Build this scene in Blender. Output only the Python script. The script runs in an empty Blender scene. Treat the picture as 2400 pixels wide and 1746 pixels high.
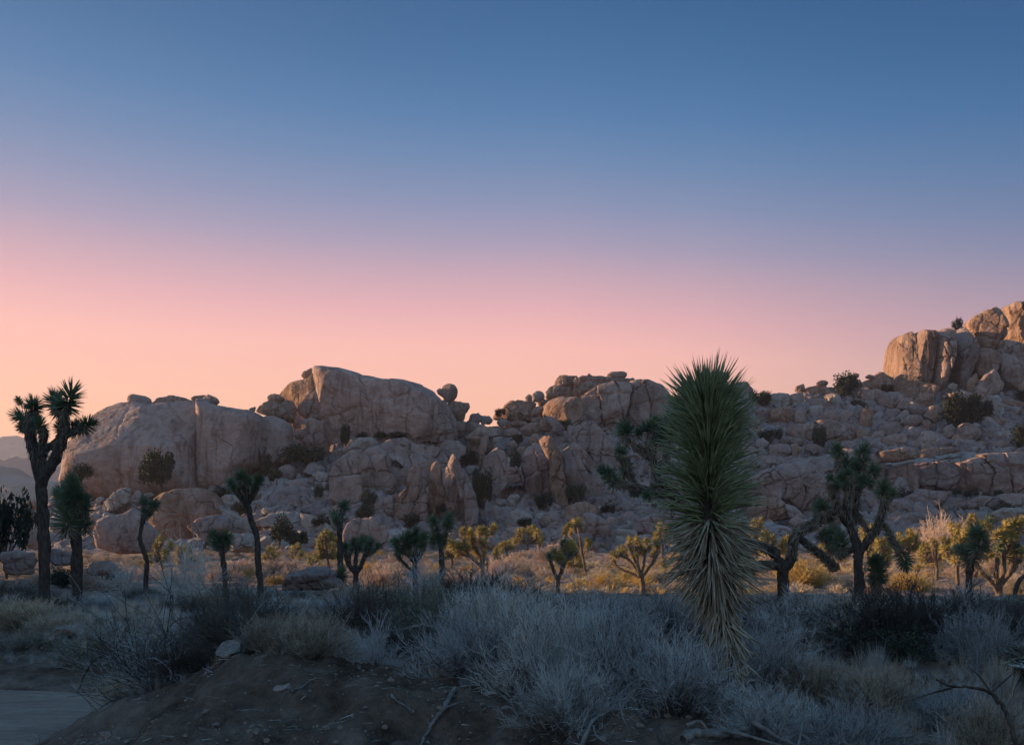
import bpy, math, random
import numpy as np
from mathutils import Vector, Matrix, Quaternion
random.seed(7); RNG = np.random.default_rng(7)
C = bpy.context.scene.collection
scene = bpy.context.scene

# ------------------------------------------------------------------ camera
F = 2100.0          # focal length in pixels of the 2400 px wide photograph
HZ = 1240.0         # row of the eye level
CZ = 2.0            # eye height
cam_d = bpy.data.cameras.new('camera'); cam = bpy.data.objects.new('camera', cam_d); C.objects.link(cam)
cam_d.sensor_width = 36.0; cam_d.lens = 36.0*F/2400.0
cam_d.shift_y = (HZ-873.0)/2400.0
cam_d.clip_start = 0.1; cam_d.clip_end = 20000
cam.location = (0, 0, CZ); cam.rotation_euler = (math.radians(90), 0, 0)
scene.camera = cam

# ------------------------------------------------------------------ light
SUN_EL = math.radians(10.5)
SUN_DIR = Vector((-0.950*math.cos(SUN_EL), 0.312*math.cos(SUN_EL), math.sin(SUN_EL)))
sd = bpy.data.lights.new('sun', 'SUN'); sun = bpy.data.objects.new('sun', sd); C.objects.link(sun)
sd.energy = 5.0; sd.angle = math.radians(0.6); sd.color = (1.0, 0.64, 0.36)
sun.rotation_euler = SUN_DIR.to_track_quat('Z', 'Y').to_euler()
sun.location = (-60, 30, 60)
scene.view_settings.view_transform = 'Standard'; scene.view_settings.look = 'None'
scene.view_settings.exposure = 0.9; scene.view_settings.gamma = 1.0

def srgb(r, g, b):
    f = lambda c: (c/255/12.92 if c/255 <= 0.04045 else ((c/255+0.055)/1.055)**2.4)
    return (f(r), f(g), f(b), 1.0)

world = bpy.data.worlds.new('World'); scene.world = world; world.use_nodes = True
wn = world.node_tree.nodes; wl = world.node_tree.links
for n in list(wn): wn.remove(n)
def N(nt, typ, **kw):
    n = nt.nodes.new(typ)
    for k, v in kw.items(): setattr(n, k, v)
    return n
def math_n(nt, op, a, b=None, clamp=False):
    n = nt.nodes.new('ShaderNodeMath'); n.operation = op; n.use_clamp = clamp
    for i, v in enumerate((a, b)):
        if v is None: continue
        if isinstance(v, (int, float)): n.inputs[i].default_value = v
        else: nt.links.new(v, n.inputs[i])
    return n.outputs[0]
def ramp_n(nt, fac, stops, interp='LINEAR'):
    n = nt.nodes.new('ShaderNodeValToRGB'); n.color_ramp.interpolation = interp
    e = n.color_ramp.elements
    while len(e) > 1: e.remove(e[-1])
    e[0].position = stops[0][0]; e[0].color = stops[0][1]
    for p, c in stops[1:]:
        x = e.new(p); x.color = c
    nt.links.new(fac, n.inputs[0]); return n.outputs[0]
def mix_c(nt, fac, a, b, blend='MIX'):
    n = nt.nodes.new('ShaderNodeMix'); n.data_type = 'RGBA'; n.blend_type = blend
    for i, v in ((0, fac), (6, a), (7, b)):
        if isinstance(v, (int, float)): n.inputs[i].default_value = v
        elif isinstance(v, tuple): n.inputs[i].default_value = v if len(v) == 4 else (*v, 1)
        else: nt.links.new(v, n.inputs[i])
    return n.outputs[2]
wt = world.node_tree
tc = N(wt, 'ShaderNodeTexCoord'); sx = N(wt, 'ShaderNodeSeparateXYZ'); wl.new(tc.outputs['Generated'], sx.inputs[0])
# sky of dusk: glow low over the sunset (front left), blue above, mauve opposite the sun
elev = sx.outputs['Z']
xr = math_n(wt, 'MAXIMUM', math_n(wt, 'SUBTRACT', sx.outputs['X'], 0.05), 0.0)
elr = math_n(wt, 'ADD', elev, math_n(wt, 'MULTIPLY', xr, 0.10))
front = ramp_n(wt, elr, [
    (0.00, srgb(255, 178, 140)), (0.11, srgb(255, 190, 156)), (0.15, srgb(255, 192, 170)), (0.20, srgb(252, 188, 180)),
    (0.235, srgb(232, 176, 182)), (0.27, srgb(202, 166, 182)), (0.305, srgb(164, 155, 183)), (0.34, srgb(132, 145, 181)), (0.38, srgb(100, 134, 177)),
    (0.42, srgb(71, 122, 171)), (0.465, srgb(50, 108, 158)), (0.515, srgb(33, 94, 145)), (0.6, (0.03, 0.13, 0.30, 1)), (0.72, (0.08, 0.24, 0.50, 1)), (1.0, (0.14, 0.37, 0.70, 1))])
back = ramp_n(wt, elev, [
    (0.00, (0.30, 0.35, 0.44, 1)), (0.12, (0.50, 0.52, 0.66, 1)), (0.3, (0.42, 0.56, 0.80, 1)), (0.5, (0.24, 0.42, 0.68, 1)), (0.7, (0.14, 0.34, 0.62, 1)), (1.0, (0.14, 0.37, 0.70, 1))])
bf = ramp_n(wt, math_n(wt, 'MULTIPLY', math_n(wt, 'ADD', sx.outputs['Y'], 1.0), 0.5), [(0.45, (1, 1, 1, 1)), (0.78, (0, 0, 0, 1))], 'EASE')
skyc = mix_c(wt, bf, front, back)
# vertical sides darken a little to the far right of the view
gr = ramp_n(wt, sx.outputs['X'], [(0.0, (1, 1, 1, 1)), (0.2, (0.95, 0.97, 0.97, 1)), (0.55, (0.54, 0.72, 0.81, 1))])
skyc = mix_c(wt, 1.0, skyc, gr, 'MULTIPLY')
below = ramp_n(wt, math_n(wt, 'MULTIPLY', math_n(wt, 'ADD', elev, 0.1), 10.0), [(0.4, (0.03, 0.03, 0.045, 1)), (1.0, (1, 1, 1, 1))])
skyc = mix_c(wt, 1.0, skyc, below, 'MULTIPLY')
nish = N(wt, 'ShaderNodeTexSky', sky_type='NISHITA'); nish.sun_disc = False
nish.sun_elevation = SUN_EL; nish.sun_rotation = math.atan2(SUN_DIR.x, SUN_DIR.y); nish.dust_density = 1.0
b1 = N(wt, 'ShaderNodeBackground'); wl.new(skyc, b1.inputs[0]); b1.inputs[1].default_value = 0.56
b2 = N(wt, 'ShaderNodeBackground'); wl.new(nish.outputs[0], b2.inputs[0]); b2.inputs[1].default_value = 0.05
mx = N(wt, 'ShaderNodeMixShader'); mx.inputs[0].default_value = 0.06
wo = N(wt, 'ShaderNodeOutputWorld')
wl.new(b1.outputs[0], mx.inputs[1]); wl.new(b2.outputs[0], mx.inputs[2]); wl.new(mx.outputs[0], wo.inputs[0])

# ------------------------------------------------------------------ helpers
def _h(ix, iy, iz, s):
    n = (ix*374761393 + iy*668265263 + iz*2147483647 + s*1274126177) & 0xffffffff
    n = ((n ^ (n >> 13))*1274126177) & 0xffffffff
    return ((n ^ (n >> 16)) & 0xffffff)/16777216.0
def vnoise(P, s=0):
    P = np.asarray(P, float); i = np.floor(P).astype(np.int64); f = P-i; f = f*f*(3-2*f)
    r = 0
    for dx in (0, 1):
        for dy in (0, 1):
            for dz in (0, 1):
                w = (f[:, 0] if dx else 1-f[:, 0])*(f[:, 1] if dy else 1-f[:, 1])*(f[:, 2] if dz else 1-f[:, 2])
                r = r+w*_h(i[:, 0]+dx, i[:, 1]+dy, i[:, 2]+dz, s)
    return r*2-1
def fbm(P, o=4, s=0):
    r = 0; a = 1.0
    for k in range(o):
        r = r+a*vnoise(P*(2.03**k), s+k*17); a *= 0.5
    return r
def sstep(x):
    x = np.clip(x, 0, 1); return x*x*(3-2*x)

def mk_mesh(name, V, faces, mats=None, smooth=True, midx=None, sharp=None):
    """faces: list of int arrays (n,3) or (n,4)"""
    me = bpy.data.meshes.new(name)
    V = np.asarray(V, dtype=np.float32)
    faces = [np.asarray(f, dtype=np.int32) for f in faces if len(f)]
    nl = sum(f.size for f in faces); nf = sum(len(f) for f in faces)
    me.vertices.add(len(V)); me.vertices.foreach_set('co', V.ravel())
    me.loops.add(nl); me.loops.foreach_set('vertex_index', np.concatenate([f.ravel() for f in faces]))
    me.polygons.add(nf)
    tot = np.concatenate([np.full(len(f), f.shape[1], np.int32) for f in faces])
    st = np.concatenate([[0], np.cumsum(tot)[:-1]]).astype(np.int32)
    me.polygons.foreach_set('loop_start', st)
    me.polygons.foreach_set('use_smooth', np.full(nf, smooth))
    if mats:
        for m in (mats if isinstance(mats, (list, tuple)) else [mats]): me.materials.append(m)
    if midx is not None: me.polygons.foreach_set('material_index', np.asarray(midx, np.int32))
    me.update(calc_edges=True); me.validate(clean_customdata=False)
    if sharp: me.set_sharp_from_angle(angle=math.radians(sharp))
    return me
def link(name, me, loc=(0, 0, 0), parent=None, rot=None, scale=None):
    o = bpy.data.objects.new(name, me); C.objects.link(o)
    o.location = loc
    if rot is not None: o.rotation_euler = rot
    if scale is not None: o.scale = scale
    if parent: o.parent = parent
    return o
def tag(o, label, cat, group=None, kind=None):
    if label: o['label'] = label
    if cat: o['category'] = cat
    if group: o['group'] = group
    if kind: o['kind'] = kind
    return o
def thing(name, loc, label, cat, group=None):
    return tag(link(name, None, loc), label, cat, group)

def tubes(paths, radii, sides=3, rng=RNG):
    """paths (n,k,3), radii (n,k) -> verts, quads"""
    n, k, _ = paths.shape
    d = np.gradient(paths, axis=1); d /= (np.linalg.norm(d, axis=2, keepdims=True)+1e-9)
    ref = rng.normal(size=(n, 1, 3)); ref = np.broadcast_to(ref, d.shape)
    a = np.cross(d, ref); a /= (np.linalg.norm(a, axis=2, keepdims=True)+1e-9)
    b = np.cross(d, a)
    ang = np.arange(sides)*2*math.pi/sides
    V = paths[:, :, None, :]+radii[:, :, None, None]*(np.cos(ang)[None, None, :, None]*a[:, :, None, :]+np.sin(ang)[None, None, :, None]*b[:, :, None, :])
    idx = np.arange(n*k*sides).reshape(n, k, sides)
    nx = np.roll(idx, -1, axis=2)
    q = np.stack([idx[:, :-1], nx[:, :-1], nx[:, 1:], idx[:, 1:]], axis=-1).reshape(-1, 4)
    return V.reshape(-1, 3), q
class Acc:
    def __init__(s): s.V = []; s.F = []; s.M = []; s.n = 0
    def add(s, V, F, m=0):
        s.V.append(V); s.F.append(np.asarray(F)+s.n); s.M.append(np.full(len(F), m)); s.n += len(V)
    def mesh(s, name, mats, smooth=True, sharp=None):
        tri = [(f, m) for f, m in zip(s.F, s.M) if f.shape[1] == 3]; qd = [(f, m) for f, m in zip(s.F, s.M) if f.shape[1] == 4]
        al = tri+qd
        return mk_mesh(name, np.concatenate(s.V), [f for f, m in al], mats, smooth, np.concatenate([m for f, m in al]), sharp)
def blades(base, dirs, L, w, bend=0.0, flat=0.5, rng=RNG, seg=3):
    """tapered stiff leaves with a triangular section"""
    n = len(base); dirs = dirs/(np.linalg.norm(dirs, axis=1, keepdims=True)+1e-9)
    L = np.broadcast_to(L, (n,)); w = np.broadcast_to(w, (n,)); bend = np.broadcast_to(bend, (n,))
    t = np.linspace(0, 1, seg+1)
    P = base[:, None, :]+dirs[:, None, :]*(L[:, None]*t[None])[:, :, None]
    P[:, :, 2] -= (bend*L)[:, None]*(t[None]**2)
    prof = np.interp(t, [0, 0.25, 0.7, 1], [0.8, 1.0, 0.6, 0.02])
    return tubes(P, w[:, None]*prof[None]*0.5, 3, rng)
def P3(px, py, Y):
    return np.array([(px-1200.0)*Y/F, Y, CZ+(HZ-py)*Y/F])
RG = {0: (0, 0, 1.0), 1: (0, 840, .27273), 2: (500, 820, .2866), 3: (1050, 820, .2849), 4: (1650, 680, .33937), 5: (0, 1140, .3672),
      6: (500, 1140, .3672), 7: (1050, 1140, .3673), 8: (1650, 1140, .3673), 9: (1480, 820, .25455), 10: (1480, 1200, .25455),
      11: (1330, 900, .2060), 12: (1700, 1020, .24248), 13: (0, 1000, .1818)}
def cv(r, x, y):
    a = RG[r]; return (a[0]+x*a[2], a[1]+y*a[2])

# ------------------------------------------------------------------ materials
def new_mat(name, rough=0.9, spec=0.2):
    m = bpy.data.materials.new(name); m.use_nodes = True
    b = m.node_tree.nodes['Principled BSDF']; b.inputs['Roughness'].default_value = rough
    b.inputs['Specular IOR Level'].default_value = spec
    return m, m.node_tree, b
def noise_n(nt, vec, scale, detail=4, rough=0.55, dist=0.0):
    n = nt.nodes.new('ShaderNodeTexNoise'); n.inputs['Scale'].default_value = scale; n.inputs['Detail'].default_value = detail
    n.inputs['Roughness'].default_value = rough; n.inputs['Distortion'].default_value = dist
    nt.links.new(vec, n.inputs['Vector']); return n.outputs[0]
def mapping(nt, vec, scale):
    n = nt.nodes.new('ShaderNodeMapping'); n.inputs['Scale'].default_value = scale; nt.links.new(vec, n.inputs[0]); return n.outputs[0]
def bump(nt, b, h, strength, dist, prev=None):
    n = nt.nodes.new('ShaderNodeBump'); n.inputs['Strength'].default_value = strength; n.inputs['Distance'].default_value = dist
    nt.links.new(h, n.inputs['Height'])
    if prev: nt.links.new(prev, n.inputs['Normal'])
    nt.links.new(n.outputs[0], b.inputs['Normal']); return n.outputs[0]
def rock_mat(name, c1, c2, c3, streak=0.5, crack=13.0):
    m, nt, b = new_mat(name, 0.95, 0.15)
    geo = nt.nodes.new('ShaderNodeTexCoord').outputs['Object']
    oi = nt.nodes.new('ShaderNodeObjectInfo').outputs['Random']
    n1 = noise_n(nt, geo, 0.11, 5, 0.6, 0.6)
    n2 = noise_n(nt, mapping(nt, geo, (0.55, 0.55, 0.07)), 1.0, 5, 0.65, 0.5)
    n3 = noise_n(nt, geo, 1.3, 6, 0.7)
    base = ramp_n(nt, n1, [(0.32, c1), (0.5, c2), (0.68, c3)])
    st = ramp_n(nt, n2, [(0.48, (1, 1, 1, 1)), (0.62, (0.58, 0.52, 0.5, 1))])
    base = mix_c(nt, streak, base, st, 'MULTIPLY')
    sp = ramp_n(nt, n3, [(0.3, (0.62, 0.62, 0.64, 1)), (0.46, (1, 1, 1, 1)), (0.75, (1.12, 1.1, 1.08, 1))])
    base = mix_c(nt, 0.8, base, sp, 'MULTIPLY')
    rv = ramp_n(nt, oi, [(0.0, (0.86, 0.86, 0.9, 1)), (0.5, (1.0, 0.98, 0.96, 1)), (1.0, (1.12, 1.02, 0.95, 1))])
    base = mix_c(nt, 0.9, base, rv, 'MULTIPLY')
    nt.links.new(base, b.inputs['Base Color'])
    h = math_n(nt, 'ADD', math_n(nt, 'MULTIPLY', noise_n(nt, geo, 0.35, 8, 0.62, 0.4), 1.2), math_n(nt, 'MULTIPLY', n3, 0.25))
    if crack:
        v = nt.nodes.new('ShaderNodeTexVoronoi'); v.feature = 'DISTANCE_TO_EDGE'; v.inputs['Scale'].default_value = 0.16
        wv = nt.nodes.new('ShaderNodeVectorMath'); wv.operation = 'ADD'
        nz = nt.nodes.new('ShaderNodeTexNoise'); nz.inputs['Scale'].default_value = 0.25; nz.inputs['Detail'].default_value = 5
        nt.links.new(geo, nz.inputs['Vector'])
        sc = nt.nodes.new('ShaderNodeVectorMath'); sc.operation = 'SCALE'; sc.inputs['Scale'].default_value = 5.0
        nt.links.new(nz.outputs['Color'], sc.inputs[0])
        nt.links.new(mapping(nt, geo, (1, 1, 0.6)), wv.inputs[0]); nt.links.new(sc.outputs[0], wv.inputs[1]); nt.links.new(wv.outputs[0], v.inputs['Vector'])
        cr = math_n(nt, 'MULTIPLY', math_n(nt, 'MULTIPLY', math_n(nt, 'MINIMUM', v.outputs['Distance'], 0.022), crack*1.0), ramp_n(nt, noise_n(nt, geo, 0.16, 2), [(0.42, (0, 0, 0, 1)), (0.6, (1, 1, 1, 1))]))
        h = math_n(nt, 'ADD', h, cr)
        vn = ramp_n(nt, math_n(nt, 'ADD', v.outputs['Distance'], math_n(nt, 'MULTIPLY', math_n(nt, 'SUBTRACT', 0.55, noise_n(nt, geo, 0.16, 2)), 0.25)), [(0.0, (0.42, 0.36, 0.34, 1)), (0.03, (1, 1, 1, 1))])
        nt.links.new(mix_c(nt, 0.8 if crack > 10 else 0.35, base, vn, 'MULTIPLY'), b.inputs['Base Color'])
    bump(nt, b, h, 1.0, 1.3)
    return m
M = {}
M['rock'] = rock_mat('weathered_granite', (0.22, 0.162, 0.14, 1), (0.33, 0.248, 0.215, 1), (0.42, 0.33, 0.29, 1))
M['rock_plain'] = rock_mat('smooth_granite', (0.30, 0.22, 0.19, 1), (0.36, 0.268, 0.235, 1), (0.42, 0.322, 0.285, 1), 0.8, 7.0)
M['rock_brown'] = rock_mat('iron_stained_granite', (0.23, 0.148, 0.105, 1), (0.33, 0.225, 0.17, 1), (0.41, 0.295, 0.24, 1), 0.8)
M['rock_shade'] = rock_mat('shade_darkened_granite', (0.12, 0.105, 0.10, 1), (0.17, 0.15, 0.14, 1), (0.22, 0.20, 0.19, 1), 0.6)  # granite darkened to paint foreground shade into its colour
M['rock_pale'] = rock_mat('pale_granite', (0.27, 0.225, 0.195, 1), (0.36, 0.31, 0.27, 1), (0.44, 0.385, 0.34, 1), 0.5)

m, nt, b = new_mat('desert_ground', 1.0, 0.1)
geo = nt.nodes.new('ShaderNodeNewGeometry').outputs['Position']
g1 = noise_n(nt, geo, 0.05, 5, 0.6); g2 = noise_n(nt, geo, 1.7, 8, 0.65); g3 = noise_n(nt, geo, 22.0, 6, 0.75); g4 = noise_n(nt, geo, 6, 8, 0.7, .6)
near = ramp_n(nt, g2, [(0.36, (0.11, 0.078, 0.056, 1)), (0.5, (0.26, 0.195, 0.145, 1)), (0.66, (0.42, 0.33, 0.26, 1))])
far = ramp_n(nt, g1, [(0.35, (0.24, 0.175, 0.13, 1)), (0.65, (0.36, 0.27, 0.21, 1))])
sp = nt.nodes.new('ShaderNodeSeparateXYZ'); nt.links.new(geo, sp.inputs[0])
fd = ramp_n(nt, math_n(nt, 'MULTIPLY', sp.outputs['Y'], 0.01), [(0.12, (0, 0, 0, 1)), (0.4, (1, 1, 1, 1))])
col = mix_c(nt, fd, near, far)
col = mix_c(nt, 0.75, col, ramp_n(nt, g3, [(0.3, (0.5, 0.5, 0.5, 1)), (0.5, (1, 1, 1, 1)), (0.68, (1, 1, 1, 1)), (0.74, (2.0, 1.95, 1.9, 1))]), 'MULTIPLY')
nt.links.new(col, b.inputs['Base Color'])
p = bump(nt, b, math_n(nt, 'ADD', g3, math_n(nt, 'MULTIPLY', g4, 2.5)), 1.0, 0.12)
M['ground'] = m
m, nt, b = new_mat('packed_sand', 1.0, 0.1)
geo = nt.nodes.new('ShaderNodeNewGeometry').outputs['Position']
g1 = noise_n(nt, mapping(nt, geo, (0.5, 2.6, 1)), 1.6, 8, 0.7, 0.5); g2 = noise_n(nt, geo, 9.0, 7, 0.7); g3 = noise_n(nt, geo, 60.0, 3, 0.7)
col = ramp_n(nt, g1, [(0.35, (0.27, 0.225, 0.175, 1)), (0.65, (0.44, 0.375, 0.305, 1))])
col = mix_c(nt, 0.6, col, ramp_n(nt, g2, [(0.3, (0.7, 0.7, 0.7, 1)), (0.5, (1, 1, 1, 1))]), 'MULTIPLY')
nt.links.new(col, b.inputs['Base Color'])
bump(nt, b, math_n(nt, 'ADD', math_n(nt, 'MULTIPLY', g1, 1.5), math_n(nt, 'ADD', g2, math_n(nt, 'MULTIPLY', g3, 0.3))), 1.0, 0.09)
M['road'] = m
def plant_mat(name, ca, cb, rough=0.8, scale=3.0, vary=0.35, trans=0.0):
    m, nt, b = new_mat(name, rough, 0.2)
    geo = nt.nodes.new('ShaderNodeNewGeometry').outputs['Position']
    oi = nt.nodes.new('ShaderNodeObjectInfo').outputs['Random']
    c = ramp_n(nt, noise_n(nt, geo, scale, 3), [(0.3, ca), (0.7, cb)])
    rv = ramp_n(nt, oi, [(0.0, (1-vary, 1-vary, 1-vary, 1)), (0.5, (1, 1, 1, 1)), (1.0, (1+vary, 1+vary*0.8, 1+vary*0.5, 1))])
    c = mix_c(nt, 1.0, c, rv, 'MULTIPLY'); nt.links.new(c, b.inputs['Base Color'])
    return m
M['stem'] = plant_mat('shaded_woody_stems', (0.09, 0.08, 0.07, 1), (0.19, 0.17, 0.15, 1))  # stems kept dark to paint shade into the inside of the brush
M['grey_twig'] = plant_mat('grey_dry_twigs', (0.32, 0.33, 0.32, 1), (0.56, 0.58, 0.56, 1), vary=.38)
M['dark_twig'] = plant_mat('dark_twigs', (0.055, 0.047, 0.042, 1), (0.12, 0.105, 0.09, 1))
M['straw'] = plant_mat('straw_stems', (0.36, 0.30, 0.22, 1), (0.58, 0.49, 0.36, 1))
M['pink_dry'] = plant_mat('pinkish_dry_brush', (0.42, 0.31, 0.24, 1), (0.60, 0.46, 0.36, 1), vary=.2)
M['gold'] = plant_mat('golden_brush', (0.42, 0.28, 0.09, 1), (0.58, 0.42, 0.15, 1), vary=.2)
M['sage'] = plant_mat('grey_green_leaves', (0.18, 0.21, 0.14, 1), (0.32, 0.35, 0.25, 1))
M['olive'] = plant_mat('olive_green_stems', (0.13, 0.135, 0.07, 1), (0.22, 0.22, 0.13, 1))
M['juniper'] = plant_mat('dark_evergreen_leaves', (0.018, 0.027, 0.02, 1), (0.05, 0.062, 0.04, 1))
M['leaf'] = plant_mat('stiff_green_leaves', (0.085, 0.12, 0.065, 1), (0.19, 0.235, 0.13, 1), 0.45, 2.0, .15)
M['leaf_lit'] = plant_mat('sun_tinted_leaves', (0.28, 0.22, 0.06, 1), (0.52, 0.41, 0.15, 1), 0.6, 2.0, .15)  # lit copy of the leaf: warm sunlight painted into the colour
M['dead_leaf'] = plant_mat('dead_leaves', (0.20, 0.16, 0.11, 1), (0.33, 0.27, 0.19, 1), 0.8, 5.0, .1)
M['pale_leaf'] = plant_mat('bleached_leaves', (0.42, 0.42, 0.38, 1), (0.55, 0.55, 0.5, 1), 0.8, 5.0, .1)
M['big_leaf'] = plant_mat('dagger_leaves', (0.16, 0.19, 0.09, 1), (0.40, 0.42, 0.23, 1), 0.42, 9.0, .05)
M['big_dead'] = plant_mat('hanging_dead_leaves', (0.24, 0.20, 0.13, 1), (0.55, 0.47, 0.33, 1), 0.8, 12.0, .05)
def bark_mat(name, a, bb):
    m, nt, b = new_mat(name, 0.95, 0.1)
    geo = nt.nodes.new('ShaderNodeTexCoord').outputs['Object']
    n = noise_n(nt, mapping(nt, geo, (1, 1, 0.35)), 14.0, 6, 0.7)
    nt.links.new(ramp_n(nt, n, [(0.35, a), (0.65, bb)]), b.inputs['Base Color'])
    bump(nt, b, n, 1.0, 0.06); return m
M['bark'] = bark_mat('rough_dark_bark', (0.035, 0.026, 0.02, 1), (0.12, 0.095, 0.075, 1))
M['bark_lit'] = bark_mat('sun_tinted_rough_bark', (0.09, 0.06, 0.04, 1), (0.22, 0.16, 0.11, 1))  # paler bark for sunlit trees, the sun's brightening put into the colour
M['wood'] = bark_mat('bleached_wood', (0.13, 0.12, 0.105, 1), (0.31, 0.29, 0.26, 1))

m, nt, b = new_mat('soil_clods', 1.0, 0.1); b.inputs['Base Color'].default_value = (0.19, 0.15, 0.12, 1); M['clod'] = m

# ------------------------------------------------------------------ ground
RPX = [-1500, -400, 0, 90, 150, 220, 400, 560, 620, 700, 860, 1000, 1080, 1110, 1150, 1210, 1270, 1320, 1640, 1710, 1760, 1790, 1850, 1900, 2000, 2085, 2130, 2400, 2800, 3600]
RPY = [1262, 1240, 1225, 1190, 1120, 1075, 1070, 1050, 1000, 960, 925, 945, 990, 1012, 1002, 975, 960, 925, 925, 915, 925, 948, 938, 922, 902, 895, 872, 860, 850, 1000]
RYR = [150, 150, 150, 160, 185, 190, 190, 195, 200, 205, 205, 205, 205, 205, 208, 212, 215, 218, 225, 228, 230, 230, 232, 235, 240, 245, 250, 255, 255, 200]
FOOT = 1296.0; YF = 130.0
def Y_at(px, py):
    if py > FOOT: return 3.5*F/(py-HZ)
    rp = np.interp(px, RPX, RPY); yr = np.interp(px, RPX, RYR)
    t = min(max((FOOT-py)/(FOOT-rp), 0), 1)
    return YF+t*(yr-YF)
def gz(x, Y, detail=True, sink=False):
    x = np.atleast_1d(np.asarray(x, float)); Y = np.atleast_1d(np.asarray(Y, float))
    P = np.stack([x, Y, np.zeros_like(x)], 1)
    xs = [-4, -2.53, -1.71, -.63, .3, 1.12, 2.06, 2.86, 4]
    yc = np.interp(x, xs, [8.4, 7.6, 7.2, 6.6, 6.2, 5.9, 5.4, 5.0, 4.6])
    zc = np.interp(x, xs, [.80, .896, .90, .806, .745, .71, .61, .55, .5])
    yc = yc+0.22*vnoise(P*1.3, 5)
    pl = np.interp(Y, [7, 12, 15, 25, 35, 45, 55, 130], [.9, .85, .6, 0, -.7, -1.3, -1.5, -1.5])
    d = Y-yc
    bank = np.where(d < 0, zc+0.30*np.maximum(d, -6)-0.10*sstep(-d/0.35), zc+(pl-zc)*sstep(d/5))
    zr = np.interp(Y, [0, 12.6, 15.5, 18, 24, 35, 45, 55, 130], [-.2, -.2, .08, .16, -.06, -.7, -1.3, -1.5, -1.5])
    s = sstep((x+4.8+0.35*vnoise(P*0.7, 9))/2.3)
    z = zr+(bank-zr)*s
    if detail:
        road = (1-sstep((x+5.0)/0.9))*(1-sstep((Y-12.4)/1.0))
        amp = np.interp(Y, [0, 12, 30, 120, 200], [0.05, 0.06, 0.12, 0.25, 0.25])*(1-0.85*road)
        z = z+amp*fbm(P*0.9, 5, 3)*0.8+0.03*(1-road)*np.interp(Y, [0, 20, 30], [1, 1, 0])*fbm(P*6, 3, 11)
        face = np.interp(Y-yc, [-3.5, -.2, .25, 1.0], [1, 1, .35, .1])*s*(Y < 13)
        rid = 1-np.abs(vnoise(np.stack([x*1.6+.5*Y, Y*.7, 0*x], 1), 51)); z = z-face*(0.13*np.clip((rid-.72)/.28, 0, 1)**1.5)+face*(.075*fbm(P*3.0, 5, 52)+.09*vnoise(P*1.5, 53)+.02*np.abs(fbm(P*9, 3, 54)))
    px = 1200+F*x/np.maximum(Y, 1)
    rp = np.interp(px, RPX, RPY); yr = np.interp(px, RPX, RYR)
    t = (Y-YF)/(yr-YF)
    py = FOOT-(FOOT-rp)*np.clip(t, 0, 1)
    zh = CZ+(HZ-py)*np.minimum(Y, yr)/F
    back = np.maximum(zh-0.16*np.maximum(Y-yr, 0), -1.5)
    hn = 1.1*fbm(P*0.09, 4, 21)+0.5*fbm(P*0.35, 3, 31)
    zh = np.where(Y > yr, back, zh)+(hn-0.5)*sstep(t*4)*sstep((900-Y)/400)
    z = np.where(t > 0, zh, z)
    if sink: z = z-1.6*sstep((Y-131)/6)*sstep((258-Y)/5)*sstep((170-x)/8)*sstep((x+104)/8)
    return z
def gz1(x, Y, detail=True): return float(gz([x], [Y], detail)[0])

rows = np.concatenate([[-400, -120, -40, -12, -4, -1, 0.5], np.geomspace(2.6, 19, 300)-0.5, np.geomspace(19.2, 2500, 360)[1:]-0.5])
core = np.linspace(-0.70, 0.70, 420); side = np.concatenate([np.linspace(0.71, 1.2, 40), np.linspace(1.25, 4.5, 30)])
cols = np.concatenate([-side[::-1], core, side])
W = np.where(rows > 2, rows, 2+np.abs(rows-2)*0.8)
X = cols[None, :]*W[:, None]; YY = np.broadcast_to(rows[:, None], X.shape)
Z = gz(X.ravel(), YY.ravel(), sink=True)
V = np.stack([X.ravel(), YY.ravel(), Z], 1)
idx = np.arange(X.size).reshape(X.shape)
q = np.stack([idx[:-1, :-1], idx[:-1, 1:], idx[1:, 1:], idx[1:, :-1]], -1).reshape(-1, 4)
tag(link('ground', mk_mesh('ground', V, [q], M['ground'])), 'dusty brown desert ground rising to boulder slopes', 'ground', kind='structure')
# packed sand track at lower left
rx = np.linspace(-30, -4.3, 150); ry = np.linspace(-6, 12.7, 140)
RX, RY = np.meshgrid(rx, ry)
edge = 0.30*vnoise(np.stack([RX.ravel(), RY.ravel(), 0*RX.ravel()], 1)*0.8, 44)
Pn = np.stack([RX.ravel(), RY.ravel(), 0*RX.ravel()], 1)
RZ = gz(RX.ravel(), RY.ravel())
inset = (sstep((RX.ravel()+5.15-edge)/0.4)+sstep((RY.ravel()-12.2-edge)/0.5))
RZ = RZ+0.02-0.12*np.clip(inset, 0, 1)+0.022*fbm(Pn*np.array([0.6, 3.0, 1]), 4, 8)
idx = np.arange(RX.size).reshape(RX.shape)
q = np.stack([idx[:-1, :-1], idx[:-1, 1:], idx[1:, 1:], idx[1:, :-1]], -1).reshape(-1, 4)
tag(link('dirt_road', mk_mesh('dirt_road', np.stack([RX.ravel(), RY.ravel(), RZ], 1), [q], M['road'])), 'packed pale sand track at the foot of the bank', 'road', kind='structure')

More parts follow.
